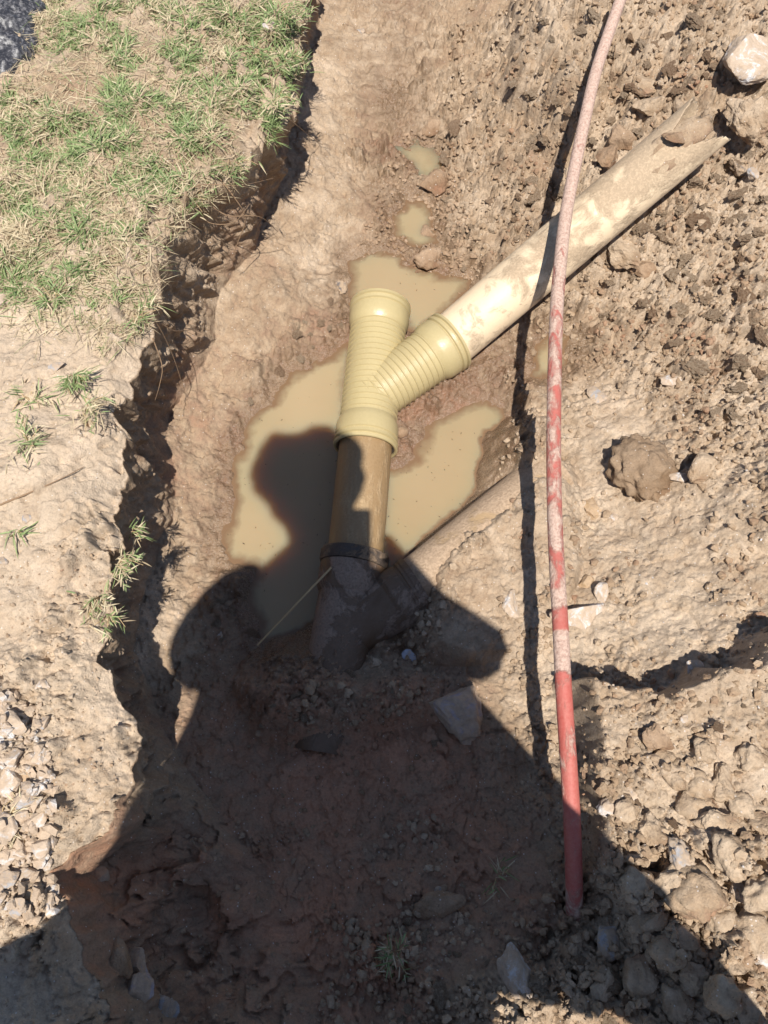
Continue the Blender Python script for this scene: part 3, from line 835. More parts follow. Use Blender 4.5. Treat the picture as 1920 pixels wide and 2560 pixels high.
put('soil_clod', 1516, 1012, 54, 70, M_CLOD, 'brown wedge shaped clod beside the small white stone', 'soil clod', None, 14, -.5, .3, 9, .1, 4, .9, (.3, .3))
put('stone', 1325, 1118, 34, 30, M_WHITE, 'small pale pebble below the big rounded clod', 'stone', None, 15, .1, .35, 8, .1, 3, .7)
put('stone', 1278, 1096, 50, 46, M_YSTONE, 'ochre lump of stone sunk in the ground below the big clod', 'stone', None, 16, .4, .4, 6, .1, 4, .6)
put('stone', 1104, 1305, 40, 52, M_WHITE, 'small pale oval stone set in the bank just past the elbow shadow', 'stone', None, 17, .1, .4, 3, .1, 4, .5)
put('stone', 1300, 1280, 32, 50, M_WHITE, 'narrow upright pale stone beside the pinkish wedge of rock', 'stone', None, 18, -.2, .2, 7, .1, 3, .7)
put('stone', 1262, 1262, 40, 34, M_YSTONE, 'little ochre stone touching the top of the pinkish wedge rock', 'stone', None, 19, .6, .3, 7, .1, 3, .8)
put('soil_clod', 1308, 352, 62, 58, M_CLODR, 'angular brown clod resting against the top edge of the long pipe', 'soil clod', None, 21, .4, .25, 9, .1, 4, .9, (.2, .3))
put('soil_clod', 1342, 312, 50, 56, M_CLODR, 'upright dark faced clod just above the pipe beside an angular clod', 'soil clod', None, 22, .1, .22, 9, .1, 4, 1.0, (.4, -.2))
put('soil_clod', 1405, 240, 74, 60, M_CLOD, 'wide tan clod lying up the slope above the pipe', 'soil clod', None, 23, .2, .3, 8, .12, 4, .8)
put('soil_clod', 1392, 192, 72, 44, M_CLOD, 'long flat topped clod below the loose crumbs near the top', 'soil clod', None, 24, -.3, .3, 8, .12, 4, .8)
put('soil_clod', 1612, 268, 92, 96, M_CLOD, 'large rough clod pressed against the broken pipe tip', 'soil clod', None, 25, .2, .25, 5, .16, 5, .9)
put('soil_clod', 1350, 552, 76, 80, M_CLOD, 'chunky clod just under the middle of the long cream pipe', 'soil clod', None, 26, .2, .3, 6, .14, 4, .8)
put('soil_clod', 1392, 590, 66, 56, M_CLODR, 'brown clod tucked beside the chunky clod beneath the pipe', 'soil clod', None, 27, .7, .3, 6, .14, 4, .8)
put('stone', 1600, 370, 60, 44, M_DARK, 'dark slaty stone in grey crumbs to the side of the pipe tip', 'stone', None, 28, .2, .3, 8, .12, 4, .8)
put('stone', 1622, 382, 34, 30, M_GREY, 'small blue grey chip touching the dark slaty stone', 'stone', None, 29, .2, .2, 8, .12, 3, .8)
put('soil_clod', 1470, 250, 40, 60, M_CLOD, 'upright clod standing beside the deep hole above the pipe mouth', 'soil clod', None, 30, .2, .2, 6, .12, 4, .9)
put('soil_clod', 1478, 324, 46, 30, M_CLODR, 'small dark crumb of soil sitting on top of the cream pipe', 'soil clod', None, 31, -.5, .1, 4, .2, 4, .7)
bpy.data.objects[[o.name for o in sc.objects if o.name.startswith('soil_clod')][-1]].location = tuple(sk + d * (LP * .86) + v * .060 + u * .006)
put('stone', 738, 626, 36, 30, M_DARK, 'dark wet stone at the edge of the upper pool', 'stone', None, 32, .2, .3, 7, .12, 4, .8)
put('stone', 930, 280, 52, 34, M_CLODR, 'wet rounded cobble beside the small upper puddle', 'cobble', None, 33, .2, .3, 4, .1, 4, .7)
put('stone', 930, 562, 62, 44, M_CLODR, 'knobbly brown stone standing out of the wet mud', 'stone', None, 34, .2, .3, 4, .14, 4, .8)
put('stone', 932, 400, 64, 54, M_CLODR, 'rounded muddy cobble in the middle of the wet channel', 'cobble', None, 35, .2, .3, 3, .14, 4, .7)
put('stone', 918, 510, 36, 40, M_CLODR, 'small muddy cobble between puddles in the wet channel', 'cobble', None, 36, .2, .3, 3, .14, 4, .7)
put('stone', 868, 936, 26, 22, M_CLODR, 'little round wet pebble against the lower collar of the cream fitting', 'pebble', None, 37, .2, .2, 0, .08, 3, .8)
put('stone', 780, 70, 34, 22, M_GREY, 'greyish flat pebble in the smooth trench floor', 'pebble', None, 38, .2, .4, 3, .1, 3, .6)
# shaded floor
put('boulder', 982, 1534, 136, 112, M_PURP, 'large grey angular boulder on the shaded trench floor', 'boulder', None, 51, -.2, .28, 7, .09, 5, .75)
put('stone', 1010, 1592, 56, 60, M_PURP, 'smaller grey stone tucked below the large shaded boulder', 'stone', None, 52, -.5, .3, 7, .1, 4, .7)
put('stone', 884, 1420, 30, 28, stone_mat('silver_chip', (.42, .44, .50), (.30, .32, .38), .1), 'shiny blue white chip in the deep shade above the boulder', 'chip', None, 53, .3, .1, 9, .1, 3, .5, (.3, 0))
put('stone', 478, 1384, 18, 36, M_GREY, 'thin grey chip in the shade beside the straw stem', 'chip', None, 54, .2, .2, 9, .1, 3, .5)
put('rock', 955, 1958, 110, 56, M_CLODR, 'long reddish rock in the shade at the bottom', 'rock', None, 55, .2, .35, 6, .1, 5, .6)
put('rock', 1118, 2105, 78, 122, M_WHITE, 'tall pale purple rock beside the sunlit gap at the bottom', 'rock', None, 56, .25, .3, 8, .1, 5, .6)
put('rock', 1312, 2032, 66, 60, M_GREY, 'grey blocky rock in the shade near the foot of the conduit', 'rock', None, 57, .25, .3, 8, .1, 4, .7)
put('stone', 945, 1926, 20, 22, M_GREY, 'tiny grey chip above the long reddish rock', 'chip', None, 58, .2, .2, 8, .1, 3, .7)
put('stone', 293, 2085, 72, 66, M_PURP, 'squat grey stone standing in the shaded bottom corner', 'stone', None, 59, .2, .3, 7, .1, 4, .8)
put('stone', 252, 2070, 66, 84, M_CLODR, 'reddish stone leaning beside the squat grey stone', 'stone', None, 60, .5, .3, 6, .1, 4, .7)
put('stone', 300, 2142, 62, 70, M_PURP, 'grey block at the lowest edge below the squat grey stone', 'stone', None, 61, .1, .3, 8, .1, 4, .8)
put('stone', 358, 2178, 50, 66, M_GREY, 'slim grey stone at the bottom beside the grey block', 'stone', None, 62, -.2, .3, 8, .1, 4, .6)
put('stone', 218, 1886, 52, 40, M_PURP, 'grey angular chip on the shaded slope under the bank edge', 'stone', None, 63, .3, .3, 8, .1, 4, .7)
put('rock', 1250, 1790, 24, 24, M_CLOD, 'small crumb of soil leaning on the shaded end of the conduit', 'soil clod', None, 64, .3, .2, 4, .1, 3, .9)
# pale rubble on the left bank
rub = [(18,1640,60,70,'white'),(20,1695,70,80,'white'),(52,1725,50,60,'grey'),(92,1565,42,26,'grey'),(30,1560,50,60,'white'),(85,1635,30,40,'white'),(100,1672,40,44,'white'),(60,1680,36,30,'ochre'),(82,1772,44,50,'white'),(85,1828,46,44,'white'),(48,1800,34,34,'white'),(46,1835,44,46,'white'),(12,1790,50,60,'white'),(18,1850,40,44,'white'),(20,1905,56,50,'grey'),(60,1890,50,60,'white'),(95,1865,34,30,'white'),(110,1920,48,40,'white'),(60,1935,34,30,'ochre'),(100,1960,30,26,'white'),(40,1960,46,34,'grey'),(4,1740,30,40,'white')]
descr = ['topmost','widest','small','slaty dark','sunken','narrow','squarish','crumbling','lone','blocky','round','tilted','jagged','low','flat','tall','tiny','chipped','stained','dusty','smooth','cut off']
for i, (px, py, a1, a2, c1) in enumerate(rub):
    put('rubble_stone', px, py, a1, a2, {'white': M_WHITE, 'grey': M_GREY, 'ochre': M_YSTONE}[c1], 'pale sunlit rubble stones heaped at the edge of the near bank', 'stone', 'rubble stones on the near bank', 100 + i, rng.uniform(0, 3), .36, 8, .08, 3, .8)
for px, py, sz, lb in [(10, 655, 46, 'round pale stone at the edge of the grass'), (8, 1213, 30, 'small blue grey pebble on bare ground near the green weed'), (580, 62, 34, 'pale pebble among grass on the rim of the bank'), (52, 180, 26, 'small tan pebble beside the black plastic'), (120, 795, 40, 'bluish gravel chip between grass tufts'), (60, 1120, 30, 'grey pebble beside the green weed'), (95, 1478, 34, 'pale stone sunk in the bare bank below the hanging tuft'), (1495, 1440, 42, 'pale stone perched on the edge of the earth ledge'), (1478, 1556, 26, 'tiny white pebble on the sunlit lower bank'), (1355, 1718, 48, 'pale jagged stone on the lower bank beside the shadow hole')]:
    put('pebble', px, py, sz, sz * .8, M_WHITE if 'pale' in lb or 'white' in lb else (M_CLOD if 'tan' in lb else M_GREY), lb, 'pebble', None, px + 7, .3, .3, 7, .1, 3, .6)
# bigger clods, lower right bank
lc = [(1545,1782,88,80,'ochre'),(1500,1745,62,66,'ochre'),(1575,1850,80,50,'clod'),(1400,1795,60,56,'clod'),(1398,1840,48,70,'clod'),(1505,1700,56,50,'clod'),(1560,1690,60,60,'clod'),(1600,1740,50,44,'clod'),(1468,1850,40,60,'grey'),(1510,1868,54,50,'clod'),(1500,1930,90,80,'ochre'),(1452,1905,70,50,'clod'),(1600,1915,44,66,'white'),(1645,1930,56,66,'clod'),(1630,2010,70,76,'ochre'),(1590,2080,70,60,'clod'),(1645,2060,56,50,'white'),(1560,1985,60,56,'clod'),(1430,1640,40,40,'clod'),(1455,1680,34,40,'ochre'),(1372,1905,50,50,'clod'),(1400,1985,46,70,'clod'),(1475,2030,50,50,'clod'),(1440,2060,60,50,'clod'),(1500,2110,70,60,'clod'),(1560,2150,66,60,'clod'),(1380,2110,60,70,'clod'),(1300,2130,80,50,'clod'),(1460,2170,70,56,'clod'),(1620,2170,70,60,'clod'),(1420,1600,46,60,'dark'),(1520,1620,44,40,'clod'),(1620,1640,50,44,'clod'),(1640,1780,50,50,'clod'),(1350,1750,40,40,'clod'),(1310,1745,34,28,'white')]
CLAB = {0: ('hollowed ochre clod, biggest in the sunlit near corner', 'soil clod', None), 1: ('upright ochre clod touching the hollowed ochre one', 'soil clod', None),
      2: ('broad flat clod just below the hollowed ochre clod', 'soil clod', None), 8: ('narrow slate grey chip standing among sunlit clods', 'stone', None),
      10: ('large ochre clod right on the edge of the coat shadow', 'soil clod', None), 12: ('smooth white stone standing upright among the near corner clods', 'stone', None),
      14: ('tall ochre clod below the white upright stone', 'soil clod', None), 16: ('white streaked stone at the side edge of the near corner', 'stone', None),
      30: ('dark sided clod with deep shade on the lower bank', 'soil clod', None), 35: ('small white pebble beside the notch in the ledge', 'pebble', None)}
for i, (px, py, a1, a2, c1) in enumerate(lc):
    put('soil_clod', px, py, a1 * 1.05, a2 * 1.05, {'white': M_WHITE, 'grey': M_GREY, 'ochre': M_CLOD, 'clod': M_CLOD, 'dark': M_CLODR}[c1], *CLAB.get(i, ('rough dusty clods strewn over the near corner of the bank past the conduit', 'soil clod', 'clods in the near bank corner')), 200 + i, rng.uniform(0, 3), .38, 0 if i % 3 else 3, .24, 4, .85, (rng.uniform(-.3, .3), rng.uniform(-.3, .3)))
# far slope clods, crumbs
vars_ = []
for k_ in range(10):
    o = lump('soil_clod', (0, 0, 0), (1, .85, .75), M_CLOD if k_ % 5 else M_CLODR, 400 + k_, 4, .30, 3.4, 1 if k_ % 2 else 4)
    vars_.append(o.data); bpy.data.objects.remove(o)
def scatter_things(n, poly, smin, smax, name, label, cat, group, avoid=None):
    poly = np.array(poly, float); lo_ = poly.min(0); hi_ = poly.max(0); k_ = 0; tries = 0; placed = []
    while k_ < n and tries < n * 40:
        tries += 1
        p = rng.uniform(lo_, hi_)
        if poly_sd(np.array([p[0]]), np.array([p[1]]), poly)[0] > 0: continue
        sz = smin + (smax - smin) * rng.random() ** 2.2
        if any((p[0] - q_[0]) ** 2 + (p[1] - q_[1]) ** 2 < (.42 * (sz + q_[2])) ** 2 for q_ in placed): continue
        if any(seg_near(p, *L_) for L_ in AVOID): continue
        placed.append((p[0], p[1], sz)); h_ = hit(p[0], p[1]); dep = (h_ - CP) @ CF; r0 = sz / FP * dep * .5
        o = bpy.data.objects.new(name, vars_[rng.integers(len(vars_))]); link(o)
        o.location = (h_[0], h_[1], h_[2] + r0 * .0); o.scale = (r0 * rng.uniform(.9, 1.3), r0 * rng.uniform(.8, 1.1), r0 * rng.uniform(.6, .9))
        o.rotation_euler = (rng.uniform(-.5, .5), rng.uniform(-.5, .5), rng.uniform(0, 6.3)); tag(o, label, cat, group); k_ += 1
        PLACED.setdefault(group, []).append((p[0], p[1], sz, o))
def seg_near(p, a, b, r):
    a = np.array(a, float); b = np.array(b, float); e = b - a; t = np.clip(((p - a) @ e) / (e @ e), 0, 1)
    return np.hypot(*(p - a - e * t)) < r
AVOID = [((960, 745), (1540, 250), 74), ((790, 960), (822, 660), 80), ((780, 960), (740, 1300), 80)]
scatter_things(72, [(1130, 0), (1659, 0), (1659, 480), (1300, 480), (1180, 420), (1120, 250)], 20, 62, 'soil_clod', 'crumbly brown clods covering the slope around the broken pipe end', 'soil clod', 'clods on the upper slope')
scatter_things(56, [(1260, 560), (1659, 300), (1659, 900), (1540, 900), (1480, 760), (1380, 720), (1270, 700)], 20, 60, 'soil_clod', 'grey brown clods on the slope below the long cream pipe', 'soil clod', 'clods on the slope below the pipe')
scatter_things(30, [(980, 120), (1130, 150), (1180, 420), (1120, 560), (980, 600), (940, 420), (960, 250)], 16, 42, 'soil_clod', 'small brown clods between the wet channel and the cream pipe', 'soil clod', 'clods beside the wet channel')
scatter_things(18, [(560, 1440), (930, 1440), (960, 1620), (560, 1600)], 10, 34, 'soil_clod', 'small crumbs of soil in the shade around the old buried pipe', 'soil clod', 'clods round the buried pipe')
scatter_things(26, [(880, 1950), (1340, 1980), (1400, 2212), (860, 2212)], 16, 54, 'soil_clod', 'loose clods on the shaded floor at the bottom', 'soil clod', 'clods on the shaded floor')
scatter_things(16, [(1340, 1480), (1659, 1480), (1659, 1650), (1340, 1900), (1290, 1700)], 12, 34, 'soil_clod', 'small clods dotted over the sunlit lower bank', 'soil clod', 'small clods on the lower bank')
scatter_things(12, [(640, 700), (740, 600), (740, 740), (640, 780), (560, 880), (520, 900)], 14, 34, 'soil_clod', 'damp clods along the shore of the main pool', 'soil clod', 'clods along the pool shore')
scatter_things(8, [(450, 1270), (600, 1300), (560, 1380), (440, 1400)], 20, 46, 'soil_clod', 'dark clods at the shaded near shore of the pool', 'soil clod', 'clods on the shaded shore')

def single_out(group, what, marks):
    L_ = PLACED[group]; used = set()
    def take(key, lab):
        c_ = [q_ for q_ in L_ if id(q_[3]) not in used]
        if c_:
            b = min(c_, key=key); used.add(id(b[3])); b[3]['label'] = lab
    take(lambda q_: -q_[2], what + ', the largest of its patch')
    for lab, mx_, my_ in marks:
        take(lambda q_: (q_[0] - mx_) ** 2 + (q_[1] - my_) ** 2, what + ' lying nearest to ' + lab)
single_out('clods on the upper slope', 'crumbly brown clod', [('the large white and pink rock', 1612, 125), ('the broken tip of the cream pipe', 1540, 235), ('the top end of the red conduit', 1350, 40), ('the angular clod above the pipe', 1308, 352), ('the top corner of the photo above the white rock', 1650, 10), ('the wide tan clod above the pipe', 1405, 240)])
single_out('clods on the slope below the pipe', 'grey brown clod', [('the dark slaty stone', 1600, 370), ('the flat whitish stone half sunk by the slope', 1450, 822), ('the chunky clod under the cream pipe', 1350, 552), ('the flat blue grey stone', 1291, 858), ('the underside of the cream pipe near its tip', 1500, 430), ('the side edge of the photo level with the fitting', 1655, 740)])
single_out('clods beside the wet channel', 'small brown clod', [('the knobbly brown stone', 930, 562), ('the rounded muddy cobble in the channel', 932, 400), ('the shadow stripe of the conduit', 1185, 400), ('the upper side of the cream pipe', 1090, 560)])
single_out('clods on the shaded floor', 'loose shaded clod', [('the tall pale purple rock', 1118, 2105), ('the grey blocky rock', 1312, 2032), ('the long reddish rock', 955, 1958), ('the buried end of the red conduit', 1242, 1990), ('the sunlit gap at the bottom', 1180, 2190)])
single_out('clods in the near bank corner', 'rough dusty clod', [('the hollowed ochre clod', 1545, 1800), ('the white upright stone', 1600, 1930), ('the narrow slate grey chip', 1468, 1870), ('the bottom corner of the photo', 1659, 2212), ('the broad flat clod below the ochre one', 1590, 1870), ('the small jagged pale stone', 1355, 1730)])
single_out('rubble stones on the near bank', 'pale rubble stone', [('the dry straw tuft', 20, 1775), ('the bottom end of the rubble heap', 60, 1990), ('the top end of the rubble heap', 30, 1540), ('the edge of the coat shadow', 118, 1930)])
single_out('small clods on the lower bank', 'small sunlit clod', [('the pale stone perched on the ledge', 1495, 1440), ('the tiny white pebble on the lower bank', 1478, 1556)])
single_out('clods round the buried pipe', 'small shaded crumb', [('the large grey boulder', 930, 1520), ('the shiny blue white chip', 884, 1430)])

# loose crumbs, uncountable
def crumbs(name, n, poly, smin, smax, mat, label, useC=True, power=2.5, sub=1):
    poly = np.array(poly, float); lo_ = poly.min(0); hi_ = poly.max(0)
    P = rng.uniform(lo_, hi_, (n * 3, 2)); ins = poly_sd(P[:, 0], P[:, 1], poly) < 0
    for a, b, r in AVOID:
        a = np.array(a, float); b = np.array(b, float); e = b - a; t = np.clip(((P - a) @ e) / (e @ e), 0, 1)
        ins &= np.linalg.norm(P - a - e * t[:, None], axis=1) > r - 12
    P = P[ins][:n]
    W3 = hits(P[:, 0], P[:, 1])
    if useC:
        keep = rng.random(len(W3)) < np.clip(gz(W3[:, 0], W3[:, 1], CL) * 1.5 - .18, .02, 1); W3 = W3[keep]
    bm = bmesh.new(); bmesh.ops.create_icosphere(bm, subdivisions=sub, radius=1.0)
    B = np.array([v_.co[:] for v_ in bm.verts]); F = np.array([[v_.index for v_ in f.verts] for f in bm.faces]); bm.free()
    m = len(W3); sz = smin + (smax - smin) * rng.random(m) ** power
    Q = rng.normal(size=(m, 3, 3)); Q, _ = np.linalg.qr(Q)
    sc3 = sz[:, None] * rng.uniform(.6, 1.15, (m, 3))
    BB = B[None] * (1 + .28 * rng.normal(size=(m, len(B), 1)).clip(-1.2, 1.2))
    VV = np.einsum('mij,mvj->mvi', Q, BB * sc3[:, None, :]); VV[..., 2] *= .8
    VV += W3[:, None, :] + np.array([0, 0, 1.0]) * (sz * .25)[:, None, None]
    FF = (F[None] + (np.arange(m) * len(B))[:, None, None]).reshape(-1, 3)
    o = mesh_np(name, VV.reshape(-1, 3), FF, mat, smooth=False); tag(o, label, kind='stuff'); return o
R_ALL = [(980, 0), (1659, 0), (1659, 2212), (700, 2212), (600, 1500), (820, 1420), (1050, 1120), (1110, 900), (1040, 640), (980, 560), (940, 300)]
crumbs('soil_crumbs', 16000, R_ALL, .0012, .0085, M_CLOD, 'loose soil crumbs over the slope and bank')
crumbs('damp_crumbs', 900, [(560, 1430), (940, 1430), (1000, 1650), (1200, 2212), (300, 2212), (420, 1700)], .001, .006, M_CLODR, 'loose crumbs on the shaded trench floor', False, 3)
crumbs('bank_crumbs', 1500, [(0, 1150), (230, 1180), (240, 1500), (280, 1650), (130, 1850), (130, 2212), (0, 2212)], 0.0006, .0035, M_PALE, 'fine crumbs on the bare near bank', False, 3)
crumbs('bank_gravel', 420, [(0, 1480), (90, 1520), (120, 1700), (110, 1850), (140, 1960), (60, 2000), (0, 1960)], .002, .010, M_WHITE, 'pale gravel among the rubble on the near bank', False, 1.5)
crumbs('white_grit', 600, [(1240, 800), (1659, 850), (1659, 2000), (1250, 1900)], .0006, .0030, M_WHITE, 'white grit specks on the sunlit bank', False, 3)
crumbs('wet_crumbs', 1500, [(880, 280), (980, 300), (1040, 620), (930, 700), (760, 560), (820, 400)], .001, .007, M_CLODR, 'wet lumps of mud along the channel', False, 2)

# ------------------------------------------------------------------ grass
def grass_mat():
    m, t, b = new_mat('grass_blade'); N = NB(t)
    a = N.attr('col'); N.l(a.outputs['Color'], b.inputs['Base Color'])
    b.inputs['Roughness'].default_value = .55; b.inputs['Specular IOR Level'].default_value = .35
    tr = N.n('ShaderNodeBsdfTranslucent'); N.l(a.outputs['Color'], tr.inputs[0])
    mx = N.n('ShaderNodeMixShader'); mx.inputs[0].default_value = .25
    out = t.nodes['Material Output']; N.l(b.outputs[0], mx.inputs[1]); N.l(tr.outputs[0], mx.inputs[2]); N.l(mx.outputs[0], out.inputs[0])
    return m
M_GRASS = grass_mat()


def blades(name, roots, az_, tilt_, ln, wd, col, parent=None, droop=.5):
    n = len(roots); L = np.array([0, .35, .7, 1.0])
    dirh = np.stack([np.cos(az_), np.sin(az_), 0 * az_], 1); sidev = np.stack([-np.sin(az_), np.cos(az_), 0 * az_], 1)
    tw = rng.uniform(-.6, .6, n); sidev = sidev * np.cos(tw)[:, None] + np.array([0, 0, 1.0]) * np.sin(tw)[:, None]
    pts_ = []
    for k_, l_ in enumerate(L):
        h = np.sin(tilt_) * l_ - droop * l_ * l_ * .6
        r = np.cos(tilt_) * l_ + .15 * l_ * l_
        c_ = roots + dirh * (r * ln)[:, None] + np.array([0, 0, 1.0]) * (h * ln)[:, None]
        wv = (wd * [.55, 1.0, .75, 0][k_] * .5)[:, None]
        if k_ < 3: pts_ += [c_ - sidev * wv, c_ + sidev * wv]
        else: pts_ += [c_]
    V_ = np.stack(pts_, 1)
    f = np.array([[0, 1, 3], [0, 3, 2], [2, 3, 5], [2, 5, 4], [4, 5, 6]])
    F = (f[None] + (np.arange(n) * 7)[:, None, None]).reshape(-1, 3)
    C = np.repeat(col[:, None], 7, 1).reshape(-1, 3)
    return mesh_np(name, V_.reshape(-1, 3), F, M_GRASS, parent, True, {'col': C})


def grass_cols(n, straw):
    g1 = np.array([.125, .185, .06]); g2 = np.array([.30, .37, .16]); s1 = np.array([.62, .53, .35]); s2 = np.array([.38, .29, .18])
    a = rng.random((n, 1)); c = g1 * (1 - a) + g2 * a; b_ = rng.random((n, 1)); s_ = s1 * b_ + s2 * (1 - b_)
    k_ = rng.random((n, 1)) < np.asarray(straw).reshape(-1, 1) if np.ndim(straw) else rng.random((n, 1)) < straw
    return np.where(k_, s_, c)


GP = np.array([(-20, 160), (40, 160), (62, -20), (640, -20), (652, 60), (648, 230), (590, 290), (520, 330), (470, 365), (385, 410), (322, 490), (290, 560), (285, 640), (262, 690), (240, 700), (200, 690), (150, 640), (90, 680), (-20, 620)], float)
n0 = 21000
P = rng.uniform(GP.min(0) - 20, GP.max(0) + [30, 90], (n0, 2)); sdg = poly_sd(P[:, 0] + 26 * fbm2(P[:, 0], P[:, 1], 70, 3, 310), P[:, 1] + 75 * fbm2(P[:, 0], P[:, 1], 70, 3, 311), GP)
den = .52 + 1.7 * fbm2(P[:, 0], P[:, 1], 95, 3, 300) + .8 * fbm2(P[:, 0], P[:, 1], 30, 2, 301)
bare = ((P[:, 0] - 150) / 105) ** 2 + ((P[:, 1] - 170) / 62) ** 2
den = np.where(bare < 1, -.2, den); den -= sstep(420, 640, P[:, 1]) * .28; den += sstep(120, 0, P[:, 1]) * .3
P = P[(sdg < 6) & (rng.random(n0) < den * sstep(8, -60, sdg)) & (P[:, 0] < 655)]
W3 = hits(P[:, 0], P[:, 1])
K = 8
roots = np.repeat(W3, K, 0) + rng.normal(size=(len(W3) * K, 3)) * [.0045, .0045, 0.0015]; n = len(roots)
stemd = np.repeat(rng.uniform(0, 6.28, len(W3)), K)
az_ = stemd * .5 + np.repeat(4 * fbm2(P[:, 0], P[:, 1], 50, 2, 308), K) + rng.normal(size=n) * .9; strawp = np.clip(np.repeat(.30 + .75 * fbm2(P[:, 0], P[:, 1], 70, 3, 305) + .25 * sstep(250, 600, P[:, 1]), K) + .10, .06, .95)
ln = rng.uniform(.008, .028, n) * np.repeat(rng.uniform(.6, 1.1, len(W3)) * (1 + .8 * sstep(.1, .5, fbm2(P[:, 0], P[:, 1], 60, 2, 306))), K)
gr = blades('grass', roots, az_, rng.uniform(.05, .95, n), ln, rng.uniform(.0011, .0025, n), grass_cols(n, strawp))
tag(gr, 'short tangled green grass with dry straw blades on the bank', kind='stuff')
# the turf goes on past the edge of the picture
n2_ = 5200
Q2 = np.stack([rng.uniform(-2.6, -.45, n2_), rng.uniform(.55, 3.6, n2_)], 1)
rq = Q2 - np.array([0, 0]); dep_ = Q2[:, 1] * CF[1] + (0 - CAMZ) * CF[2]; u_ = 829.5 + Q2[:, 0] / dep_ * FP; v_ = 1106 - (Q2[:, 1] * CU[1] - CAMZ * CU[2]) / dep_ * FP
ko = ((u_ < -20) | (v_ < -25)) & (v_ < 700) & (Q2[:, 0] < -.42) & ((.45 + 1.4 * fbm2(Q2[:, 0], Q2[:, 1], .2, 3, 320)) > rng.random(n2_))
Q2 = Q2[ko]; z2 = np.where((np.abs(Q2[:, 0]) < 1.4) & (Q2[:, 1] < 2.5), gz(Q2[:, 0], Q2[:, 1]), .0)
r2_ = np.repeat(np.stack([Q2[:, 0], Q2[:, 1], z2], 1), 7, 0); n = len(r2_); r2_ = r2_ + rng.normal(size=(n, 3)) * [.006, .006, .001]
tag(blades('grass', r2_, rng.uniform(0, 6.28, n), rng.uniform(.05, .95, n), rng.uniform(.012, .032, n), rng.uniform(.0012, .0026, n), grass_cols(n, .4)), 'short grass of the bank beyond the dig', kind='stuff')
# dead straw litter
n1_ = 9000
P = rng.uniform([0, 0], [520, 800], (n1_, 2)); sdg = poly_sd(P[:, 0], P[:, 1], np.array(list(map(tuple, GP)) )); P = P[sdg < 60]
W3 = hits(P[:, 0], P[:, 1]); n = len(W3)
gl = blades('straw_litter', W3 + [0, 0, .003], rng.uniform(0, 6.28, n), rng.uniform(-.05, .35, n), rng.uniform(.012, .045, n), rng.uniform(.0006, .0014, n), grass_cols(n, .85), droop=.15)
tag(gl, 'dry straw litter lying among the grass', kind='stuff')


def tuft(px, py, nb, spread, lmax, label, straw=.35, lean=None, up=.02, cat='grass tuft', name='grass_tuft', stems=4):
    p = hit(px, py); root = empty(name, p, label, cat)
    n = nb; ns = max(3, nb // 7)
    sd_ = rng.uniform(0, 6.28, ns) if lean is None else lean + rng.normal(size=ns) * .75
    sl_ = rng.uniform(.3, 1.0, ns) * spread
    # stems
    S3 = []; objs = []
    idx = rng.integers(ns, size=n); t = rng.random(n)
    pos = np.stack([np.cos(sd_[idx]) * sl_[idx] * t, np.sin(sd_[idx]) * sl_[idx] * t, up * np.sin(t * 2.4) * 1.2], 1) + rng.normal(size=(n, 3)) * .003 + p
    azb = sd_[idx] + np.where(rng.random(n) < .5, 1, -1) * rng.uniform(.3, 1.2, n)
    b_ = blades('foliage', pos, azb, rng.uniform(-.1, .9, n), rng.uniform(.3, 1, n) * lmax, rng.uniform(.0011, .0024, n), grass_cols(n, straw)); objs.append(b_)
    for k_ in range(min(ns, stems)):
        e = p + np.array([np.cos(sd_[k_]) * sl_[k_], np.sin(sd_[k_]) * sl_[k_], up * .7])
        m_ = (p + e) / 2 + [rng.normal() * .004, rng.normal() * .004, up * .9]
        objs.append(tube('stem', [p - [0, 0, .005], m_, e], .0009, M_STRAW, seg=5, sub=4, taper=.5))
    for o in objs: tag(o)
    adopt(root, objs); return root


tuft(605, 60, 260, .07, .030, 'thick grass tuft spilling over the rim at the top of the trench', .25, 0.0, .03)
tuft(612, 160, 260, .07, .030, 'grass tuft overhanging the dark gap in the rim', .3, -.3, .03)
tuft(590, 235, 160, .06, .028, 'grass tuft at the lowest corner of the overhanging turf', .4, -.6, .02)
tuft(548, 130, 160, .05, .028, 'dense green tuft just behind the overhanging rim', .25, -.6, .02)
tuft(500, 360, 120, .06, .030, 'sparse tuft trailing down the trench wall', .5, -.9, .015)
tuft(425, 430, 100, .06, .028, 'dry tuft trailing over the rim below the turf', .5, -.8, .015)
tuft(300, 690, 90, .05, .030, 'wiry tuft at the lower end of the turf edge', .4, -.4, .015)
tuft(165, 820, 170, .04, .028, 'upright green tuft among grey gravel on the bare bank', .25, -1.2, .02)
tuft(190, 880, 140, .05, .024, 'straw coloured tuft just below the green gravel tuft', .8, -.7, .012)
tuft(70, 870, 90, .05, .030, 'thin spreading tuft on the pale ground beneath the grass', .6, None, .01)
tuft(60, 955, 120, .05, .026, 'low yellowing tuft above the smooth bare bank', .6, None, .012)
tuft(255, 1230, 200, .045, .022, 'half dry tuft hanging over the trench edge', .6, -.3, .02)
tuft(215, 1290, 120, .05, .022, 'straw tuft just below the half dry hanging tuft', .7, -1.4, .015)
tuft(235, 1330, 50, .04, .024, 'thin trailing sprig under the hanging tufts', .4, -.9, .01)
tuft(285, 1155, 36, .04, .030, 'long bladed sprig reaching out over the trench', .3, .4, .02)
tuft(38, 1150, 18, .012, .040, 'small bright green weed lying on smooth bare ground', 0, -.1, .008, 'weed', 'weed', 3)
tuft(850, 2058, 60, .035, .026, 'faint green tuft in the deep shade at the bottom', .3, None, .012)
tuft(1075, 1890, 26, .035, .026, 'sparse yellow tuft in the shade beside the conduit', .7, None, .012)
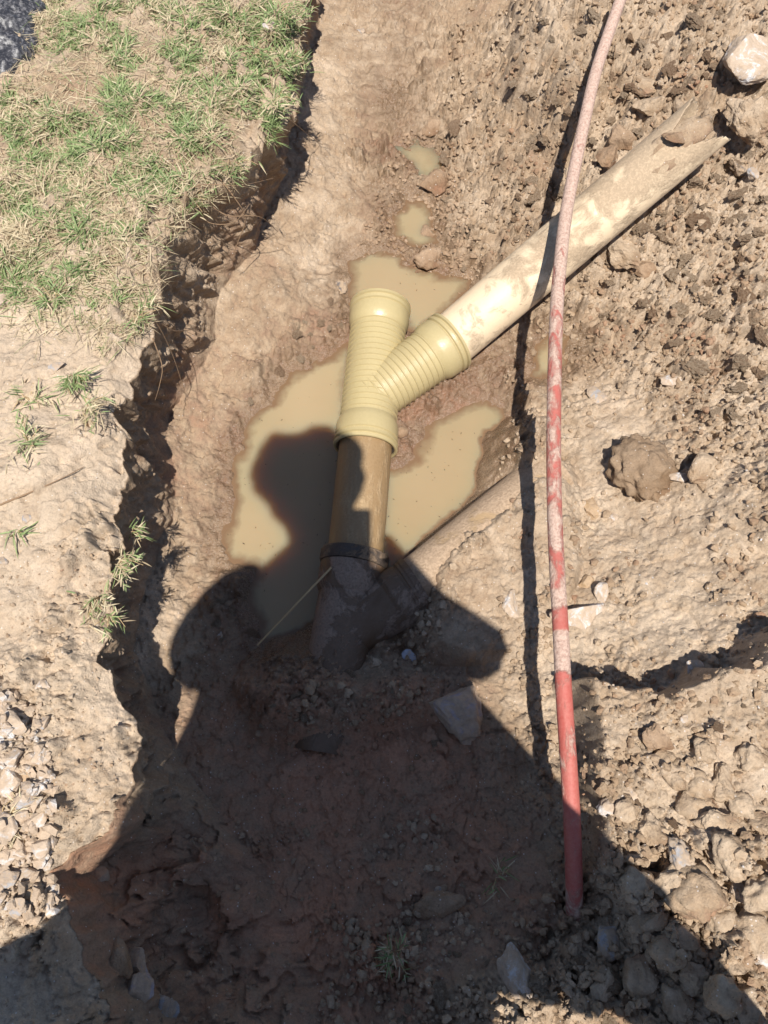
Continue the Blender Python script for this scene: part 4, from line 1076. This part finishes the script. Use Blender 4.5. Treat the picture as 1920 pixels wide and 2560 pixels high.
tuft(20, 1775, 60, .04, .030, 'dry straw tuft beside the pale rubble', .95, None, .01)
tuft(120, 655, 120, .05, .030, 'green tuft where the turf meets the pale ground', .3, None, .015)

# roots in the trench wall
def root_(pts2, r, label, cat='root', group=None):
    P3 = []
    for (px, py, lift) in pts2:
        h_ = hit(px, py); P3.append(h_ + (CP - h_) / np.linalg.norm(CP - h_) * lift)
    o = tube('root', P3, r, M_ROOT, seg=6, sub=6, taper=.35, wob=.35); tag(o, label, cat, group); return o
root_([(470,380,.005),(505,425,.03),(530,470,.05),(515,520,.06),(500,560,.06)], .0016, 'longest dark root dangling from the turf edge')
root_([(440,430,.005),(490,465,.04),(560,468,.07),(600,500,.07)], .0014, 'root reaching out across the wall towards the smooth floor')
root_([(420,440,.005),(450,480,.03),(505,480,.06),(540,440,.06)], .0012, 'forked pale root below the dry tuft')
root_([(380,430,.004),(430,400,.02),(520,400,.05),(590,385,.06)], .0013, 'straight straw like root crossing the wall')
root_([(350,700,.004),(380,715,.02),(430,710,.05),(455,715,.05)], .0012, 'thin root hanging half way down the wall')
root_([(330,730,.004),(350,790,.03),(345,830,.04),(335,865,.04)], .0012, 'curly root beside the lower wall')
root_([(300,720,.004),(330,690,.01),(370,760,.03),(400,850,.05)], .0012, 'long fine root across the shaded wall')
root_([(600,240,.004),(640,270,.02),(665,290,.03),(690,310,.03)], .0012, 'root curling on the floor below the turf corner')
root_([(0,1090,.003),(60,1066,.006),(130,1035,.006),(182,1008,.010)], .0018, 'dark dry twig lying on the smooth bare bank', 'twig')
root_([(395,20,.006),(400,60,.012),(408,150,.010)], .0012, 'tall dead stem standing in the turf', 'stem')
root_([(225,365,.006),(250,430,.012),(300,470,.010)], .0010, 'pale dead stem curving through the grass', 'stem')
root_([(1330,95,.01),(1325,140,.02),(1312,170,.015)], .0010, 'fine root hanging beside the top of the conduit')
root_([(1075,1660,.004),(1120,1650,.006),(1165,1640,.006)], .0008, 'hair thin root on the shaded floor by the conduit')
root_([(640,1060 - 560 + 480,.0),(700,690,.0),(752,684,.02)], .0009, 'thin yellow fibre touching the open mouth of the cream fitting', 'fibre') if False else None
root_([(690,690,.004),(720,692,.008),(753,684,.02)], .0009, 'thin yellow fibre touching the open socket of the cream fitting', 'fibre')

# floating specks
n = 260
P = np.stack([rng.uniform(490, 1090, n), rng.uniform(540, 1290, n)], 1)
pw = at(P[:, 0], P[:, 1], np.full(n, ZW + .0008))
ok_ = gz(pw[:, 0], pw[:, 1]) < ZW - .002; pw = pw[ok_]; n = len(pw)
m, t_, b_ = new_mat('fleck'); b_.inputs['Base Color'].default_value = (.07, .045, .025, 1); b_.inputs['Roughness'].default_value = .6
an = rng.uniform(0, 6.28, n); ll = rng.uniform(.0006, .0032, n); ww = rng.uniform(.0004, .0011, n)
dx = np.stack([np.cos(an), np.sin(an), 0 * an], 1); dy = np.stack([-np.sin(an), np.cos(an), 0 * an], 1)
Vf = np.stack([pw - dx * ll[:, None], pw - dy * ww[:, None], pw + dx * ll[:, None], pw + dy * ww[:, None], pw + [0, 0, .0008]], 1)
Ff = (np.array([[0, 1, 4], [1, 2, 4], [2, 3, 4], [3, 0, 4]])[None] + (np.arange(n) * 5)[:, None, None]).reshape(-1, 3)
tag(mesh_np('floating_flecks', Vf.reshape(-1, 3), Ff, m, smooth=False), 'tiny dark flecks floating on the muddy water', kind='stuff')

# black plastic, top corner
q = at(12, 60, .03)
gx, gy = np.meshgrid(np.linspace(-1, 1, 60), np.linspace(-1, 1, 90))
rad = np.clip(1 - (gx ** 2 + (gy) ** 2 * .8), 0, 1)
zz = .05 * rad ** .5 + .010 * fbm2(gx, gy, .35, 4, 500, .6, True) * (rad > 0)
Vb = np.stack([q[0] - .10 + gx * .16 + .01 * noise2(gx * 3, gy * 3, 9), q[1] + .02 + gy * .17, zz - .008], -1).reshape(-1, 3)
mb, tb, bb = new_mat('black_plastic'); NBk = NB(tb)
kf = NBk.rf(NBk.noise(150, 6, .75), .48, .62)
NBk.l(NBk.mix(kf, (.025, .025, .03), (.16, .155, .16)), bb.inputs['Base Color']); bb.inputs['Roughness'].default_value = .4
NBk.l(NBk.bump(NBk.noise(60, 5, .7), .002, .8), bb.inputs['Normal'])
tag(mesh_np('plastic_bag', Vb, grid_faces(90, 60), mb), 'crumpled black plastic bag in the grass at the far corner', 'plastic bag')

# ------------------------------------------------------------------ the photographer (casts the long shadow)
m_skin, _, b_ = new_mat('skin'); b_.inputs['Base Color'].default_value = (.22, .12, .075, 1); b_.inputs['Roughness'].default_value = .5
def cloth(name, c):
    m, t, b = new_mat(name); N = NB(t); b.inputs['Roughness'].default_value = .9
    N.l(N.mix(1.0, c, N.ramp(N.noise(60, 4, .6), [(.3, (.85, .85, .85)), (.7, (1.1, 1.1, 1.1))]), 'MULTIPLY'), b.inputs['Base Color'])
    N.l(N.bump(N.noise(14, 4, .6), .01, .6), b.inputs['Normal']); return m
M_COAT = cloth('navy_cloth', (.05, .06, .10)); M_TRO = cloth('dark_cloth', (.06, .055, .05)); M_HAIR = cloth('hair', (.02, .015, .012)); M_SHOE = cloth('shoe', (.05, .035, .025))


def skinned(name, nodes, edges, mat, parent=None, lev=1):
    me = bpy.data.meshes.new(name); me.from_pydata([(n_[0], n_[1], n_[2] + CAMZ) for n_ in nodes], edges, [])
    o = bpy.data.objects.new(name, me); link(o); me.materials.append(mat)
    md = o.modifiers.new('skin', 'SKIN'); md.use_smooth_shade = True
    sv = me.skin_vertices[0].data
    for i, n_ in enumerate(nodes):
        r = n_[3]; sv[i].radius = (r, r) if not isinstance(r, tuple) else r; sv[i].use_root = (i == 0)
    s_ = o.modifiers.new('sub', 'SUBSURF'); s_.levels = lev; s_.render_levels = lev
    return o


per = empty('person', (0, -.45, 0.0), 'person in a long loose dark coat standing astride the trench, holding a phone', 'person')
nodes = [(-.04,-.44,-.42,.10),(-.05,-.37,-.25,.11),(-.06,-.26,-.07,.105),(-.08,-.185,.03,.06),(-.085,-.11,.11,.052),(-.095,-.05,.19,.07),(-.10,-.02,.27,.098),(-.10,-.005,.34,.075),(-.098,.06,.25,.016)]
edges = [(0,1),(1,2),(2,3),(3,4),(4,5),(5,6),(6,7),(5,8)]
def chain(start, lst):
    i = start
    for n_ in lst:
        nodes.append(n_); edges.append((i, len(nodes) - 1)); i = len(nodes) - 1
    return i
wl = chain(3, [(-.22,-.17,.045,.062),(-.28,-.215,-.02,.052),(-.315,-.25,-.09,.045),(-.22,-.20,-.10,.036),(-.10,-.115,-.085,.026),(-.06,-.085,-.065,.030)])
wr = chain(3, [(.09,-.19,.025,.062),(.16,-.215,-.03,.05),(.21,-.225,-.08,.044),(.16,-.18,-.09,.036),(.085,-.10,-.065,.026),(.055,-.075,-.05,.030)])
for sgn, wst in ((-1, wl), (1, wr)):
    for k_, (l_) in enumerate((.9, 1.0, .95, .8)):
        bx, by, bz = nodes[wst][:3]; o_ = (k_ - 1.5) * .018
        chain(wst, [(bx - sgn * -.000 + sgn * -.004, by + o_ * .927 + .012, bz + o_ * .375 - .01, .0095), (bx - sgn * .012 * l_, by + o_ * .927 + .020, bz + o_ * .375 + .006, .0085), (bx - sgn * .026 * l_, by + o_ * .927 + .014, bz + o_ * .375 + .018, .0078)])
    chain(wst, [(nodes[wst][0] - sgn * .006, nodes[wst][1] + .03, nodes[wst][2] + .028, .011), (nodes[wst][0] - sgn * .022, nodes[wst][1] + .045, nodes[wst][2] + .036, .009)])
chain(0, [(-.18,-.47,-.50,.11),(-.40,-.43,-.74,.075),(-.52,-.47,-.92,.055),(-.58,-.52,-1.03,.042),(-.60,-.44,-1.055,.035),(-.62,-.37,-1.06,.025)])
chain(0, [(.10,-.43,-.42,.09),(.36,-.38,-.55,.055),(.49,-.44,-.80,.045),(.58,-.52,-1.03,.038),(.60,-.44,-1.055,.033),(.62,-.37,-1.06,.025)])
body = skinned('body', nodes, edges, m_skin)


def rings(name, R, mat, seg=48, wob=.012, seed=1, close=True):
    V_ = []; a = np.linspace(0, 2 * np.pi, seg, endpoint=False)
    for (cx, cy, cz, rx, ry) in R:
        wv = wob * (noise2(np.cos(a) * 2.3 + cz * 5, np.sin(a) * 2.3, seed)) * 2
        V_.append(np.stack([cx + (rx + wv) * np.cos(a), cy + (ry + wv) * np.sin(a), np.full(seg, CAMZ + cz)], 1))
    V_ = np.array(V_)
    return mesh_np(name, V_.reshape(-1, 3), grid_faces(len(R), seg, True), mat)


coat = rings('coat', [(-.085,-.125,.115,.062,.055),(-.10,-.17,.075,.11,.075),(-.075,-.215,.04,.185,.095),(-.065,-.24,-.02,.205,.14),(-.06,-.30,-.10,.23,.16),(-.045,-.35,-.19,.265,.175),(-.025,-.385,-.27,.315,.18),(-.01,-.395,-.33,.355,.15),(-.01,-.40,-.37,.39,.12),(-.01,-.40,-.385,.40,.115)], M_COAT, 64)  # unseen coat, its flare shaped to fill the cast shadow's outline
def sleeve(lst): return skinned('sleeve', lst, [(i, i + 1) for i in range(len(lst) - 1)], M_COAT)
sl1 = sleeve([(-.17,-.17,.05,.085),(-.23,-.18,.035,.080),(-.285,-.215,-.02,.068),(-.32,-.25,-.09,.062),(-.22,-.20,-.10,.050),(-.14,-.14,-.095,.042)])
sl2 = sleeve([(.05,-.195,.04,.08),(.10,-.20,.02,.070),(.165,-.22,-.03,.062),(.215,-.23,-.08,.056),(.17,-.19,-.09,.048),(.115,-.135,-.075,.040)])
tr = skinned('trousers', [(-.02,-.46,-.42,.15),(-.20,-.46,-.50,.17),(-.41,-.40,-.64,.13),(-.55,-.47,-.96,.11),(.11,-.42,-.41,.10),(.355,-.38,-.55,.075),(.55,-.49,-.97,.06)], [(0,1),(1,2),(2,3),(0,4),(4,5),(5,6)], M_TRO)  # out of view; left leg thickened to keep the near floor shaded
sh = [skinned('shoe', [(s_ * .58,-.54,-1.035,.05),(s_ * .60,-.46,-1.045,.045),(s_ * .625,-.36,-1.05,.04)], [(0,1),(1,2)], M_SHOE) for s_ in (-1, 1)]
hair = lump('hair', (-.112,-.035,.32 + CAMZ), (.112,.105,.105), M_HAIR, 77, 4, .16, 2.0)
ears = [lump('ear', (-.10 + s_ * .093, -.02, .26 + CAMZ), (.012, .018, .030), m_skin, 78, 2, .1) for s_ in (-1, 1)]
eyes = [lump('eye', (-.10 + s_ * .032, .070, .28 + CAMZ), (.012, .010, .010), M_WHITE, 79, 2, .0) for s_ in (-1, 1)]
adopt(per, [body, coat, sl1, sl2, tr, hair] + sh + ears + eyes)
# the phone, its lens at the viewpoint, body behind it
ph = empty('phone', CP - CF * .012, 'dark smartphone held out over the trench by the standing person', 'phone')
def slab(name, c, hx, hy, hz, mat):
    bm = bmesh.new(); bmesh.ops.create_cube(bm, size=2)
    for v_ in bm.verts: v_.co = (v_.co.x * hx, v_.co.y * hy, v_.co.z * hz)
    bmesh.ops.bevel(bm, geom=bm.edges[:], offset=hz * .9, segments=3, affect='EDGES')
    me = bpy.data.meshes.new(name); bm.to_mesh(me); bm.free(); me.materials.append(mat)
    o = bpy.data.objects.new(name, me); link(o)
    o.matrix_world = Matrix.Translation(Vector(c)) @ Matrix(((CR[0], CU[0], -CF[0]), (CR[1], CU[1], -CF[1]), (CR[2], CU[2], -CF[2]))).to_4x4()
    return o
o1 = slab('phone_body', CP - CF * .012 - CU * .06 - CR * .028, .037, .078, .004, M_RUB)
o2 = slab('screen', CP - CF * .0168 - CU * .06 - CR * .028, .034, .074, .0008, M_RUB)
bpy.context.view_layer.update()
for o in (o1, o2):
    mw = o.matrix_world.copy(); o.parent = ph; o.matrix_parent_inverse = Matrix.Translation(ph.location).inverted(); o.matrix_basis = mw
